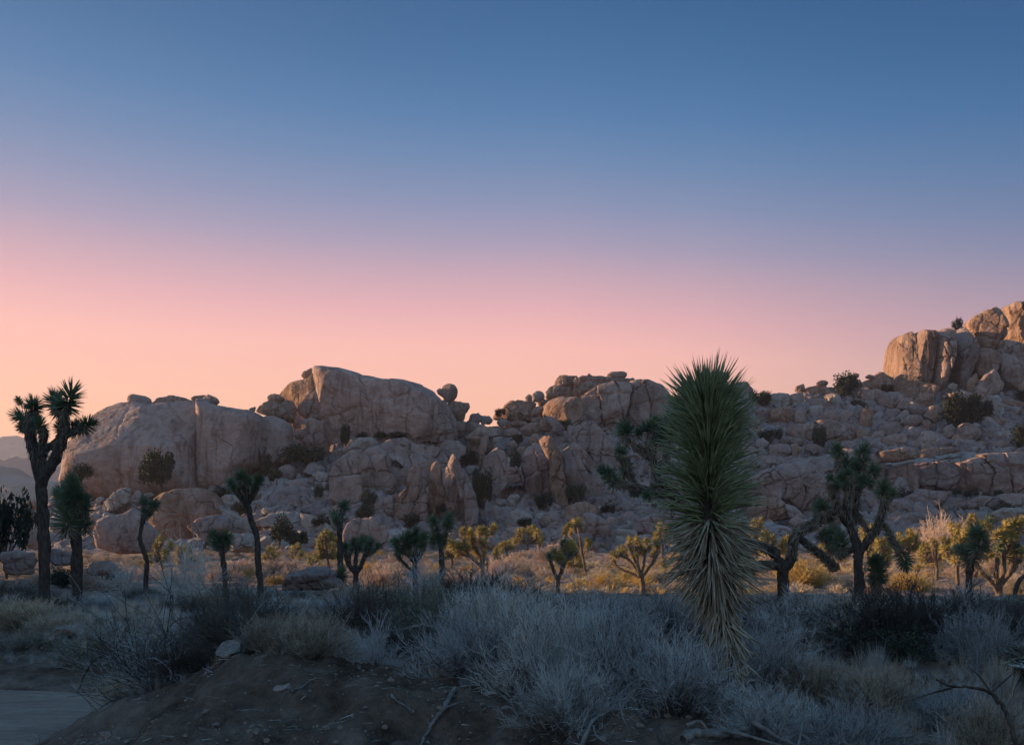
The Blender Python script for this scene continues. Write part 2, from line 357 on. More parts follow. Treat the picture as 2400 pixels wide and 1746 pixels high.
# the slopes of piled rock
def worley(x, y, s):
    ix, iy = np.floor(x).astype(np.int64), np.floor(y).astype(np.int64); b1 = np.full(x.shape, 9.0); b2 = b1.copy(); rr = np.zeros(x.shape)
    for dx in (-1, 0, 1):
        for dy in (-1, 0, 1):
            cx_, cy_ = ix+dx, iy+dy; z0 = 0*cx_
            d = (cx_+_h(cx_, cy_, z0, s)-x)**2+(cy_+_h(cx_, cy_, z0+1, s)-y)**2
            k = d < b1; b2 = np.where(k, b1, np.minimum(b2, d)); b1 = np.where(k, d, b1); rr = np.where(k, _h(cx_, cy_, z0+2, s), rr)
    return np.sqrt(b1), rr, np.sqrt(b2)-np.sqrt(b1)
def slope_z(x, Y):
    z = gz(x, Y)
    P = np.stack([x, Y, 0*x], 1)
    wx, wy = x+1.2*vnoise(P*0.4, 2), Y+1.2*vnoise(P*0.4, 4)
    ins = sstep((Y-129)/10)
    for sc, h, sd_ in ((7.0, 3.2, 1), (3.3, 1.9, 2), (1.5, 0.9, 3)):
        d, r, ed = worley(wx/sc, wy/sc, sd_)
        z = z+ins*h*((0.35+0.65*r)*(np.minimum(np.sqrt(np.clip(1-(d/0.85)**2, 0, 1)), .82+.1*r)-0.6)-.45*np.clip(1-ed/.13, 0, 1))
    return z+ins*0.12*fbm(P*1.8, 3, 77)
sx_ = np.arange(-112, 178, 0.36); sy_ = np.arange(128.5, 262, 0.36)
SX, SY = np.meshgrid(sx_, sy_)
SZ = slope_z(SX.ravel(), SY.ravel())
fade = sstep((SY.ravel()-128.5)/3)*sstep((262-SY.ravel())/6)*sstep((178-SX.ravel())/8)*sstep((SX.ravel()+112)/8)
SZ = SZ-1.5*(1-fade)
idx = np.arange(SX.size).reshape(SX.shape)
q = np.stack([idx[:-1, :-1], idx[:-1, 1:], idx[1:, 1:], idx[1:, :-1]], -1).reshape(-1, 4)
tag(link('hillside', mk_mesh('hillside', np.stack([SX.ravel(), SY.ravel(), SZ], 1), [q], M['rock'], sharp=42)), 'hillside of piled granite lumps under the boulders', 'hillside', kind='structure')

# far mountains, each a real ridge kilometres away
def mountain(label, Y, prof, depth, col, seed, rg=1):
    pts = [cv(rg, *p) for p in prof]
    m, nt, b = new_mat('far_slopes', 1.0, 0.05)
    geo = nt.nodes.new('ShaderNodeNewGeometry').outputs['Position']
    nt.links.new(ramp_n(nt, noise_n(nt, geo, 0.02, 5), [(0.3, (*[c*0.8 for c in col], 1)), (0.7, (*col, 1))]), b.inputs['Base Color'])
    nx, ny = 220, 50
    pxs = np.linspace(pts[0][0], pts[-1][0], nx); tops = np.interp(pxs, [p[0] for p in pts], [p[1] for p in pts])
    v = np.linspace(-1, 1, ny)
    PX, VV = np.meshgrid(pxs, v); TP = np.broadcast_to(tops, PX.shape)
    YYY = Y+VV*depth
    x = (PX-1200)*Y/F+0*VV
    top = CZ+(HZ-TP)*Y/F
    zz = -2+(top+2)*(1-np.abs(VV)**1.3)
    Pq = np.stack([x.ravel(), YYY.ravel(), 0*x.ravel()], 1)/(depth*0.5)
    zz = zz.ravel()*(1+0.0)+(np.abs(fbm(Pq*2.5, 5, seed))*-0.22+0.05)*(top.ravel()+2)*(np.abs(VV.ravel())**0.5)*(1-np.abs(VV.ravel()))*2
    idx = np.arange(PX.size).reshape(PX.shape)
    q = np.stack([idx[:-1, :-1], idx[:-1, 1:], idx[1:, 1:], idx[1:, :-1]], -1).reshape(-1, 4)
    tag(link('mountain', mk_mesh('mountain', np.stack([x.ravel(), YYY.ravel(), zz], 1), [q], m)), label, 'mountain', kind='structure')
mountain('pale hazy peak at far left on the horizon', 1800, [(-1500, 900), (-700, 800), (-300, 830), (0, 738), (60, 720), (150, 668), (190, 655), (260, 680), (420, 700), (600, 760), (900, 850), (1300, 1000), (1600, 1200)], 480, (0.30, 0.24, 0.22), 3)
mountain('low blue ridge under the hazy peak at far left', 1000, [(-1500, 1000), (-600, 900), (0, 855), (60, 862), (120, 856), (190, 862), (250, 835), (330, 850), (420, 880), (520, 905), (700, 960), (1000, 1080), (1300, 1250)], 260, (0.26, 0.20, 0.18), 5)
mountain('shrub dotted slope behind the tall spiky tree at left', 420, [(-2200, 1100), (-900, 960), (-200, 880), (0, 905), (70, 930), (150, 990), (260, 1010), (400, 1040), (560, 1060), (900, 1200), (1000, 1250)], 130, (0.34, 0.25, 0.20), 9)

# evening air
def haze_box():
    x0, x1, y0, y1, z0, z1 = -3800, 3800, -700, 2900, -8, 215
    V = [(x, y, z) for x in (x0, x1) for y in (y0, y1) for z in (z0, z1)]
    me = mk_mesh('haze', V, [np.array([(0, 1, 3, 2), (4, 6, 7, 5), (0, 4, 5, 1), (2, 3, 7, 6), (0, 2, 6, 4), (1, 5, 7, 3)])], smooth=False)
    m = bpy.data.materials.new('haze'); m.use_nodes = True; nt = m.node_tree
    for n in list(nt.nodes): nt.nodes.remove(n)
    o = nt.nodes.new('ShaderNodeOutputMaterial'); v = nt.nodes.new('ShaderNodeVolumePrincipled')
    v.inputs['Color'].default_value = (0.85, 0.82, 0.88, 1); v.inputs['Density'].default_value = 0.00014; v.inputs['Anisotropy'].default_value = 0.3
    nt.links.new(v.outputs[0], o.inputs['Volume']); me.materials.append(m)
    tag(link('haze', me), 'thin dusty evening air over the desert', 'haze', kind='stuff')
haze_box()

# hill outside the frame at left whose shade covers the foreground
hx = np.linspace(-24, 24, 60); hy = np.linspace(-66, 82, 220)
HX, HY = np.meshgrid(hx, hy)
cx = -62+0.04*(80-HY)
prof = (1-np.clip(np.abs(HX.ravel())/17, 0, 1)**2.2)*sstep((68-HY.ravel())/7)*sstep((HY.ravel()+64)/12)
Pn = np.stack([HX.ravel(), HY.ravel(), 0*HX.ravel()], 1)
HZZ = -2.2+22.5*prof+1.6*fbm(Pn*0.12, 4, 66)*np.sqrt(prof)
idx = np.arange(HX.size).reshape(HX.shape)
q = np.stack([idx[:-1, :-1], idx[:-1, 1:], idx[1:, 1:], idx[1:, :-1]], -1).reshape(-1, 4)
tag(link('hill', mk_mesh('hill', np.stack([(HX+cx).ravel(), HY.ravel(), HZZ], 1), [q], M['rock'])), 'rocky hill left of the view that shades the foreground', 'hill', kind='structure')

# ------------------------------------------------------------------ boulders traced one by one
OUTLINES = []; ROCKS = []
def parse(s): return [tuple(float(v) for v in q.split(',')) for q in s.split()]
def rock(r, s, label=None, short=None, mat='rock', Y=None, dY=0.0, D=None, e=0.5, joint=1.0, rough=0.035, cuts=7, groove=0.0, lean=0.25, yaw=0.0, crack=0.02, seed=None, ext=0.14, cat='boulder', name='boulder', cutd=(0.6, 0.84)):
    pts = np.array([cv(r, *p) for p in parse(s)])
    seed = seed if seed is not None else len(ROCKS)+11
    rg = np.random.default_rng(seed)
    x, y = pts[:, 0], pts[:, 1]; x2, y2 = np.roll(x, -1), np.roll(y, -1)
    cr = x*y2-x2*y; A = cr.sum()/2
    cx = ((x+x2)*cr).sum()/(6*A); cy = ((y+y2)*cr).sum()/(6*A)
    size_px = math.sqrt(abs(A)); by = y.max()
    if Y is None: Y = Y_at(cx, by)
    sc0 = Y/F
    if D is None: D = 0.42*size_px*sc0*(1.0 if size_px < 90 else 0.8)
    Yc = Y+D*0.55+dY
    k = (Yc-0.45*D)/F
    per = np.hypot(x2-x, y2-y).sum()
    nu = int(np.clip(per/3.2, 26, 200)); nv = int(np.clip(nu*0.55, 16, 96))
    th = np.linspace(0, 2*math.pi, nu, endpoint=False)
    R = np.zeros(nu)
    for i, t in enumerate(th):
        dx, dy = math.cos(t), math.sin(t); best = 0
        ax, ay = x-cx, y-cy; ex, ey = x2-x, y2-y
        den = dx*ey-dy*ex
        with np.errstate(divide='ignore', invalid='ignore'):
            tt = (ax*ey-ay*ex)/den; uu = (ax*dy-ay*dx)/den
        ok = (np.abs(den) > 1e-9) & (uu >= -1e-6) & (uu <= 1+1e-6) & (tt > 0)
        R[i] = tt[ok].max() if ok.any() else 1
    R = 0.12*np.roll(R, 1)+0.76*R+0.12*np.roll(R, -1)
    ph = np.linspace(0, math.pi, nv)
    s_ = np.sin(ph)**e; c_ = np.sign(np.cos(ph))*np.abs(np.cos(ph))**e
    bk = ph > math.pi/2; s_[bk] = np.sin(ph[bk])**1.1
    s_[0] = s_[-1] = 0
    TH, PH = np.meshgrid(th, np.arange(nv))
    RR = np.broadcast_to(R, TH.shape); S = s_[:, None]; Cc = np.broadcast_to(c_[:, None], TH.shape)
    hx_ = RR*np.cos(TH)*S; hz_ = -RR*np.sin(TH)*S
    w = max(x.max()-cx, cx-x.min()); h = max(y.max()-cy, cy-y.min())
    q = np.stack([hx_.ravel()/w, -Cc.ravel(), hz_.ravel()/h], 1)
    for _ in range(cuts):
        n = rg.normal(size=3); n[1] = -abs(n[1])*1.1-0.25
        n /= np.linalg.norm(n); d = rg.uniform(*cutd)
        dist = (q/np.maximum(np.linalg.norm(q, axis=1, keepdims=True).max(), 1e-6)) @ n*1.0
        dist = q @ n
        ex_ = np.maximum(dist-d*1.0, 0)
        q = q-n[None]*(ex_*0.98)[:, None]*np.array([0.4, 1, 0.4])[None]
    size = size_px*k; gx = 1.03 if size_px > 75 else (1.07 if label else 1.14)
    P = np.stack([q[:, 0]*w*k*gx, q[:, 1]*D, q[:, 2]*h*k*gx], 1)
    low = np.clip(-q[:, 2]-0.6, 0, 1); P[:, 2] -= low*h*k*ext*2.5
    nn = P/(np.linalg.norm(P, axis=1, keepdims=True)+1e-6)
    off = np.array([seed*7.3, seed*3.1, seed*1.7])
    fr = np.clip(size, 1.2, 12)
    nz = fbm(P/(fr*0.45)+off, 4, 1)
    hf = fbm(P/(fr*0.12)+off, 4, 2)
    amp = rough*size
    disp = amp*(nz*0.9)+min(amp, 0.6)*0.42*hf
    fade = 0.45+0.55*np.abs(q[:, 1])
    if crack:
        rd = 1-np.abs(vnoise(P/(fr*0.55)*np.array([1, 1, 0.6])+off+0.35*np.stack([hf, nz, hf], 1)*0.6, 5))
        disp -= crack*min(size, 9)*1.6*np.clip((rd-0.9)/0.1, 0, 1)**1.5
    if groove:
        gv = vnoise(np.stack([P[:, 0]/(fr*0.16)+P[:, 2]/(fr*0.7), P[:, 1]/(fr*.5), P[:, 2]/(fr*1.4)], 1)+off, 7)
        disp += groove*size*(np.abs(gv)*2-0.7)
    if joint:
        sp1 = max(size*rg.uniform(.34, .5), .5); sp2 = max(size*rg.uniform(.4, .65), .5)
        if joint < .5: sp1, sp2 = size*.3, size*.8
        n1 = np.array([1, rg.uniform(-.3, .3), rg.uniform(-.45, .45)]); n2 = np.array([rg.uniform(-.4, .4), rg.uniform(-.3, .3), 1.0])
        s1 = P @ n1/np.linalg.norm(n1)/sp1+.16*nz+rg.uniform(0, 1); s2 = P @ n2/np.linalg.norm(n2)/sp2+.16*nz+rg.uniform(0, 1)
        c1, c2 = np.floor(s1).astype(np.int64), np.floor(s2).astype(np.int64); f1, f2 = s1-c1, s2-c2
        wd_ = max(.05, .3/sp1/2)
        cell = _h(c1, c2, 0*c1, seed)
        st = cell-.5
        gr = np.maximum(np.clip(1-np.minimum(f1, 1-f1)/wd_, 0, 1), .8*np.clip(1-np.minimum(f2, 1-f2)/wd_, 0, 1))
        disp = disp+joint*(.095*size*st-min(.10*size, 1.5)*gr)
        P[:, 1] += joint*(.05*size)*(_h(c1, c2, 0*c1+3, seed)-.5)*2*(f1-.5)
    P = P+nn*(disp*fade)[:, None]
    sh = lean*P[:, 2]*min(1.0, D/(h*k+1e-6))+yaw*P[:, 0]
    ax_, az_ = (cx-1200)*k, (HZ-cy)*k
    P[:, 1] += sh
    P[:, 0] = (P[:, 0]+ax_)*(1+sh/Yc)-ax_; P[:, 2] = (P[:, 2]+az_)*(1+sh/Yc)-az_
    P[:, 1] = np.clip(P[:, 1], -2.2*D, 3*D)
    V = P.reshape(nv, nu, 3)
    idx = np.arange(nu*(nv-2)).reshape(nv-2, nu)
    body = V[1:-1].reshape(-1, 3); a = len(body)
    body = np.vstack([body, V[0].mean(0), V[-1].mean(0)])
    nx = np.roll(idx, -1, axis=1)
    q4 = np.stack([idx[:-1], nx[:-1], nx[1:], idx[1:]], -1).reshape(-1, 4)[:, ::-1]
    t1 = np.stack([np.full(nu, a), nx[0], idx[0]], 1)[:, ::-1]; t2 = np.stack([np.full(nu, a+1), idx[-1], nx[-1]], 1)[:, ::-1]
    base = body[:, 2].min()
    body[:, 2] -= base
    loc = ((cx-1200)*k, Yc, CZ+(HZ-cy)*k+base)
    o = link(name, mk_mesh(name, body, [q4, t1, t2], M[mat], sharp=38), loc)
    if cat == 'boulder' and label:
        for wd in ('slab', 'outcrop', 'dome', 'ledge', 'pillar', 'wall', 'hump', 'shelf', 'buttress', 'block', 'rock face', 'cracked face'):
            if wd in label.split(' beside')[0].split(' under')[0].split(' below')[0].split(' on ')[0].split(' left of')[0].split(' right of')[0].split(' of ')[0].split(' in ')[0].split(' lying')[0].split(' leaning')[0].split(' carrying')[0].split(' behind')[0]:
                cat = 'rock '+wd if not wd.startswith(('rock', 'cracked')) else 'cliff face'; o.name = cat.replace('cliff face', 'granite cliff').replace(' ', '_'); break
    o['category'] = cat
    ROCKS.append(dict(o=o, cx=cx, cy=cy, w=x.max()-x.min(), h=y.max()-y.min(), label=label, short=short, A=abs(A), mat=mat, pts=pts))
    OUTLINES.append(pts)
    return o
R = rock
# --- left dome group
R(1, "545,1065 565,940 590,830 640,720 700,640 760,540 785,485 860,420 970,372 1110,372 1290,385 1400,372 1480,362 1600,348 1680,372 1716,390 1728,600 1722,800 1720,1095 1500,1120 1000,1130 700,1110", 'huge smooth granite dome with rounded left shoulder behind the tall spiky tree', 'the left dome', 'rock_plain', e=0.5, joint=.10, cuts=3, rough=0.010, crack=0.008, D=13, lean=0.12, ext=.4, cutd=(.8, .95))
R(1, "1300,400 1350,340 1440,320 1520,325 1610,350 1600,430 1300,430", 'low rounded hump of rock on top of the huge left dome', None, 'rock_brown', dY=9, Y=172, cuts=2)
R(1, "1095,330 1110,312 1140,305 1240,320 1285,350 1287,388 1200,385 1100,375", 'oblong flat boulder perched on the crest of the huge left dome', 'the oblong perched boulder', joint=.25, mat='rock', Y=172, dY=4, cuts=3)
R(1, "1620,345 1680,320 1740,308 1800,322 1780,370 1740,388", 'left half of a lens shaped boulder pair on the left dome', None, 'rock_brown', Y=171, dY=4, cuts=3)
R(1, "1735,335 1790,310 1850,335 1882,370 1850,395 1790,402 1750,385", 'right half of a lens shaped boulder pair on the left dome', 'the lens shaped pair', 'rock', Y=171, dY=2.5, cuts=2)
R(2, "288,480 345,462 340,503 310,503", 'tiny pointed stone on the skyline right of the left dome', None, 'rock', Y=172, dY=5, cuts=2)
R(2, "-112,395 -60,420 0,452 150,480 300,500 350,530 378,600 382,800 372,960 300,980 100,1110 -112,1140", 'broad flat faced granite wall joined to the right of the left dome', 'the flat faced wall', 'rock_plain', e=0.42, joint=.12, cuts=3, rough=0.012, crack=0.008, D=9, lean=0.12, ext=.4, cutd=(.8, .95), Y=171)
R(2, "374,570 400,535 480,530 570,570 620,620 635,700 630,840 560,900 500,905 420,900 385,870 375,700", 'tall rounded block with a level crack right of the flat faced wall', 'the tall rounded block', joint=.25, mat='rock', e=0.6, Y=173, cuts=4)
R(2, "375,900 500,895 535,950 520,990 400,990", None, None, 'rock', Y=174)
R(2, "345,505 400,440 450,412 540,450 640,540 655,585 600,578 480,535 390,520", 'sloping rounded boulder on the saddle left of the central dome', None, 'rock_brown', Y=181, cuts=4)
R(2, "437,375 470,358 540,366 590,410 545,455 490,457 445,410", 'angular block leaning on the left foot of the central dome', None, 'rock_brown', Y=184, cuts=6)
R(2, "530,470 580,410 650,425 665,500 655,585 590,570", None, None, 'rock_brown', Y=183)
R(2, "530,378 590,308 640,262 760,240 820,190 850,150 885,150 880,260 830,400 700,500 640,470 590,410", 'sunlit tapering shoulder on the left side of the central dome', 'the sunlit shoulder', joint=.25, mat='rock_brown', Y=186, e=0.7, yaw=-0.7, groove=0.004, cuts=6, rough=0.02)
R(2, "717,212 735,180 800,148 860,143 850,200 800,235 740,242", 'rounded boulder overhanging the summit of the central dome at left', None, 'rock_brown', Y=190, dY=1, cuts=3)
R(2, "690,480 730,400 780,345 812,300 880,300 930,400 922,480 892,580 800,565 730,545", 'prow shaped boulder in front of the central dome', 'the prow shaped boulder', 'rock', Y=184, cuts=6, yaw=-.25)
R(2, "725,568 800,560 885,592 905,700 918,830 720,830 727,700", 'square upright block below the prow shaped boulder', 'the square block', 'rock', Y=180, e=0.5)
R(2, "640,600 675,583 712,590 712,650 660,655", None, None, 'rock', Y=184)
R(2, "640,655 690,650 738,640 735,720 660,735", None, None, 'rock', Y=182)
R(2, "640,745 710,730 715,830 650,830", None, None, 'rock', Y=181)
R(2, "822,200 835,145 900,143 1040,158 1200,205 1400,245 1580,256 1700,290 1790,340 1840,400 1880,460 1940,600 1970,730 1640,790 1350,800 1000,850 900,850 890,700 880,500 840,330", 'largest smooth granite dome at the centre with a long ridge falling right', 'the central dome', 'rock_plain', joint=.28, e=0.5, D=15, ext=.4, Y=186, rough=0.014, crack=0.010, cuts=4, lean=0.28, cutd=(.75, .95))
R(2, "1620,520 1640,470 1700,430 1830,400 1900,480 1960,650 1968,745 1820,740 1665,735 1645,620", 'long cracked slab lying against the right flank of the central dome', None, 'rock', Y=184, e=0.6, lean=.3)
R(2, "1840,410 1880,400 1930,470 1985,570 1992,720 1960,720 1900,560", 'narrow leaning pillar on the right end of the central dome', None, 'rock', Y=186)
R(2, "1900,422 1960,418 2030,425 2065,500 2052,590 1990,590 1950,530 1910,470", 'wide block carrying the head shaped boulder on the skyline', 'the carrying block', 'rock_brown', Y=190)
R(2, "2030,430 2090,435 2095,470 2072,510 2050,500", None, None, 'rock_brown', Y=192)
R(2, "1868,320 1880,290 1930,275 1975,290 1995,330 1987,380 1955,422 1900,415 1870,375", 'head shaped balanced boulder standing on the skyline between the two domes', 'the head shaped boulder', joint=.25, mat='rock_brown', Y=190, dY=1, e=0.85, cuts=3)
R(2, "1820,330 1850,310 1880,330 1885,385 1840,365", 'small rounded stone touching the head shaped boulder', None, 'rock_brown', Y=192)
R(2, "1960,588 2050,585 2052,720 1968,720", None, None, 'rock', Y=189)
R(2, "2095,560 2110,520 2170,518 2192,570 2160,610 2100,600", None, None, 'rock', Y=196)
R(2, "2180,570 2200,540 2260,545 2285,590 2200,610", None, None, 'rock', Y=197)
R(2, "2060,620 2110,590 2200,620 2270,640 2240,690 2090,680", None, None, 'rock', Y=194)
R(2, "2060,700 2160,690 2270,700 2280,800 2180,830 2080,800", None, None, 'rock', Y=188)
# --- slope below the central dome
R(2, "930,990 1000,900 1070,850 1150,815 1210,815 1200,1020 1130,1150 945,1150", 'large domed outcrop right of the stony gully', 'the domed outcrop', 'rock', e=0.7, rough=0.02)
R(2, "935,865 1020,808 1140,790 1155,812 1050,872 950,892", None, None, 'rock', Y=176)
R(2, "1110,750 1180,715 1290,712 1348,775 1250,805 1120,795", 'pale flat topped boulder at the foot of the central dome', 'the flat topped boulder', 'rock_pale', Y=178, cuts=6)
R(2, "1190,1020 1200,880 1240,810 1340,778 1420,850 1440,900 1450,1000 1500,1100 1500,1200 1380,1220 1240,1130", 'humped outcrop with a rounded nose below the central dome', 'the humped outcrop', 'rock', rough=0.03)
R(2, "1360,775 1450,730 1560,710 1640,760 1880,800 1920,920 1700,930 1600,980 1480,900", 'long low ledge behind the fluted outcrop', None, 'rock', Y=172, lean=.7)
R(2, "1640,900 1655,830 1790,820 1900,880 1940,1000 1800,1000 1700,960", None, None, 'rock', lean=.5)
R(2, "1840,790 1880,742 2000,745 2058,795 2052,870 1990,910 1900,865", None, None, 'rock', Y=180)
R(2, "945,1200 985,1090 1060,1035 1190,1028 1215,1100 1215,1170 1180,1290 1100,1295 950,1230", 'round egg shaped boulder in front of the domed outcrop', 'the egg shaped boulder', joint=.25, mat='rock', e=0.85, cuts=3, rough=.02)
R(2, "1268,1280 1330,1220 1480,1185 1500,1280 1460,1380 1380,1380 1290,1330", 'wedge shaped boulder at the left foot of the fluted outcrop', 'the wedge shaped boulder', 'rock', cuts=4)
# fluted outcrop: several leaning fins
R(2, "1490,1020 1540,970 1620,935 1640,1000 1600,1080 1500,1140", 'rounded shoulder at the upper left of the fluted fins', None, 'rock', lean=.3)
R(2, "1590,1100 1600,1010 1655,915 1682,960 1702,1100 1745,1200 1760,1395 1600,1400 1430,1390 1480,1200", 'widest fin at the left of the fluted outcrop', 'the fluted fins', 'rock_brown', groove=0.02, lean=.3, cuts=3, name='rock_fin', cat='rock fin')
R(2, "1670,925 1720,912 1780,915 1782,980 1752,1060 1742,1130 1702,1110 1680,1010", 'short upper fin second from the left in the fluted outcrop', None, 'rock', groove=0.015, lean=.3, name='rock_fin', cat='rock fin')
R(2, "1780,940 1830,918 1865,960 1862,1060 1900,1180 1970,1320 1850,1360 1760,1300 1765,1080", 'middle fin of the fluted outcrop with a rounded top', None, 'rock_brown', groove=0.02, lean=.3, name='rock_fin', cat='rock fin')
R(2, "1868,960 1910,935 1960,1050 2020,1200 2090,1400 2020,1400 1950,1290 1900,1180 1868,1060", 'narrow diagonal fin right of the middle fin', None, 'rock', groove=0.015, lean=.25, name='rock_fin', cat='rock fin', D=2.2)
R(2, "1890,900 1920,830 1960,815 1990,870 2030,970 2090,1060 2140,1180 2165,1310 2150,1460 2060,1450 2050,1300 1990,1100 1920,970", 'tallest curved fin at the right end of the fluted outcrop', None, 'rock', groove=0.012, lean=.22, name='rock_fin', cat='rock fin', D=2.6)
R(2, "2140,1290 2168,1350 2155,1460 2125,1430", None, None, 'rock')
R(2, "1730,1130 1766,1105 1775,1220 1735,1210", None, None, 'rock')
# boulders left of centre
R(2, "488,1040 540,960 600,930 660,958 672,1055 590,1075", 'rounded boulder half hidden by shrubs at the gully head', None, 'rock')
R(2, "740,985 780,920 830,915 900,960 905,1005 830,1025 760,1015", 'pale rounded boulder above the stony gully', None, 'rock_pale')
R(2, "805,1025 850,995 930,1005 928,1060 860,1070", None, None, 'rock_pale')
R(2, "250,970 290,935 360,935 402,985 330,1025", None, None, 'rock')
R(2, "680,1050 700,1005 725,1050 700,1070", None, None, 'rock_pale'); R(2, "840,1110 900,1075 935,1090 920,1130 860,1135", None, None, 'rock_pale')
R(2, "680,970 710,950 745,965 740,1005 690,1005", None, None, 'rock')
R(2, "325,1400 530,1325 700,1330 770,1400 720,1485 620,1450 400,1440", 'wide pale ledge below the stony gully', 'the wide pale ledge', 'rock_pale', lean=.8)
R(2, "690,1335 860,1370 905,1450 830,1500 740,1470", None, None, 'rock_pale', lean=.6)
R(2, "640,1400 690,1380 725,1430 700,1470 640,1465", None, None, 'rock_pale')
R(2, "680,1470 710,1430 745,1450 740,1490", None, None, 'rock_pale')
R(2, "1050,1510 1080,1430 1130,1390 1200,1372 1190,1480 1150,1600 1070,1600", 'left lobe of a grooved rounded boulder beside the valley edge', None, 'rock', Y=128)
R(2, "1180,1470 1200,1375 1300,1368 1400,1430 1415,1530 1380,1600 1180,1600", 'right lobe of a grooved rounded boulder beside the valley edge', 'the grooved boulder', 'rock', Y=128, groove=.01)
R(2, "905,1410 950,1370 1000,1420 1005,1470 940,1470", None, None, 'rock_pale')
R(2, "1090,1370 1180,1350 1240,1375 1200,1400 1110,1400", None, None, 'rock_pale')
R(2, "50,1215 100,1190 200,1185 250,1240 230,1290 90,1290", None, None, 'rock_pale')
R(2, "330,1180 400,1150 420,1200 360,1220", None, None, 'rock_pale'); R(2, "330,1240 400,1210 420,1250 350,1270", None, None, 'rock_pale')
R(2, "380,1310 420,1285 500,1290 510,1340 400,1350", None, None, 'rock_pale')
# --- lower left boulders
R(1, "795,1490 840,1392 900,1362 1040,1332 1110,1285 1180,1320 1220,1400 1350,1500 1360,1570 1310,1660 1000,1670 800,1620", 'pointed smooth boulder with sunlit left edge beside the slim tree', 'the pointed boulder', joint=.25, mat='rock_plain', Y=105, e=.6, cuts=4, yaw=.25, rough=.015)
R(1, "1265,1260 1330,1190 1400,1150 1500,1125 1700,1118 1800,1150 1870,1220 1945,1350 1940,1440 1700,1510 1600,1520 1350,1520 1275,1400", 'large round topped brown boulder right of the slim tree', 'the round brown boulder', joint=.25, mat='rock_brown', Y=116, e=.65, cuts=4, rough=.02)
R(1, "1595,1450 1700,1380 1880,1345 1950,1370 1960,1465 1900,1520 1700,1560", 'sloping boulder leaning on the round brown boulder', None, 'rock', Y=111, cuts=5)
R(1, "1870,1250 1990,1330 2100,1400 2150,1480 2185,1520 2000,1525 1950,1420", 'long pale slab sliding down right of the round brown boulder', None, 'rock_pale', Y=114, lean=.6)
R(1, "1955,1505 2180,1512 2200,1660 1970,1660", 'squarish pale boulder at the valley edge beside the thick forked tree', None, 'rock_pale', Y=108)
R(1, "850,1290 930,1200 1010,1130 1090,1108 1108,1150 1097,1235 1000,1300 880,1320", 'leaning oval slab on the scree behind the pointed boulder', 'the leaning oval slab', 'rock_pale', e=.6, cuts=4)
R(1, "1058,1260 1110,1232 1172,1270 1162,1300 1080,1300", None, None, 'rock_pale')
R(1, "1490,1060 1540,990 1650,968 1722,1010 1716,1100 1520,1100", 'pale boulder in the corner between the left dome and flat wall', None, 'rock_pale')
R(1, "1035,1070 1150,1025 1400,1040 1435,1120 1350,1160 1100,1120", 'dark brown flat boulder below the left dome', None, 'rock_brown', lean=.6)
R(1, "1420,1120 1455,1090 1520,1130 1500,1160 1430,1150", None, None, 'rock_brown')
R(1, "410,1480 420,1350 480,1335 532,1370 532,1500", 'pale upright boulder between the two left trees', None, 'rock_pale', Y=95)
R(1, "180,1510 190,1420 260,1400 335,1420 335,1640 230,1620", 'pale boulder just left of the tall spiky tree trunk', None, 'rock_pale', Y=90)
R(1, "195,1290 240,1220 300,1208 335,1240 330,1300", 'sunlit golden boulder left of the tall trunk', None, 'rock_brown', Y=125)
R(1, "820,1000 870,950 960,945 1060,1010 1000,1030 840,1040", None, None, 'rock_pale'); R(1, "835,1100 880,1065 905,1075 870,1130 845,1130", None, None, 'rock_pale')
R(1, "850,1170 920,1090 940,1100 890,1180", None, None, 'rock_pale'); R(1, "780,1270 850,1190 900,1200 830,1290", None, None, 'rock_pale')
R(1, "1110,1230 1180,1130 1230,1180 1200,1240", None, None, 'rock_pale'); R(1, "1230,1170 1290,1150 1330,1175 1250,1200", None, None, 'rock_pale')
R(1, "960,1150 1000,1120 1030,1110 990,1160", None, None, 'rock_pale'); R(1, "540,1360 600,1320 640,1360 620,1420 550,1420", None, None, 'rock_pale', Y=112)
R(1, "740,1400 780,1340 820,1420 790,1470 740,1470", None, None, 'rock_brown', Y=112)
R(1, "1620,1095 1700,1080 1760,1100 1700,1115", None, None, 'rock_pale')
# --- centre right group
R(3, "358,568 400,508 470,465 505,510 505,590", 'sunlit tapering rock at the left tip of the right hand group', None, 'rock_brown', Y=204, yaw=-.5)
R(3, "462,455 520,413 620,423 745,430 700,480 672,530 682,580 510,588 470,530", 'big rectangular block near the left tip of the right hand group', 'the big rectangular block', 'rock_brown', Y=204, e=.6)
R(3, "735,432 800,405 862,405 830,460 750,460", None, None, 'rock', Y=208)
R(3, "668,520 720,470 810,448 795,545 682,548", 'upper cushion shaped stone under the two egg stones', None, 'rock_brown', Y=203, e=.8)
R(3, "680,562 780,545 795,590 700,598", None, None, 'rock_brown', Y=202, e=.8)
R(3, "510,590 600,583 672,597 600,625 520,620", None, None, 'rock_brown', Y=202)
R(3, "632,392 665,355 692,385 692,432 645,435", 'smaller pointed egg stone on the skyline', None, 'rock', Y=207, e=.9, cuts=2)
R(3, "692,365 730,337 785,338 797,370 792,408 750,422 697,418", 'larger egg stone on the skyline beside a smaller one', 'the egg stones', joint=.25, mat='rock', Y=206, e=.85, cuts=2)
R(3, "803,350 840,300 880,285 1040,290 1045,380 900,404 815,392", 'lowest wide slab of the layered stack on the skyline', 'the layered stack', 'rock_brown', Y=208, e=.6)
R(3, "878,255 920,212 1060,208 1072,235 1040,292 900,332 882,290", 'upper slab of the layered stack on the skyline', None, 'rock_brown', Y=209, e=.6)
R(3, "1030,255 1050,228 1075,240 1065,295 1035,295", None, None, 'rock_brown', Y=207.5)
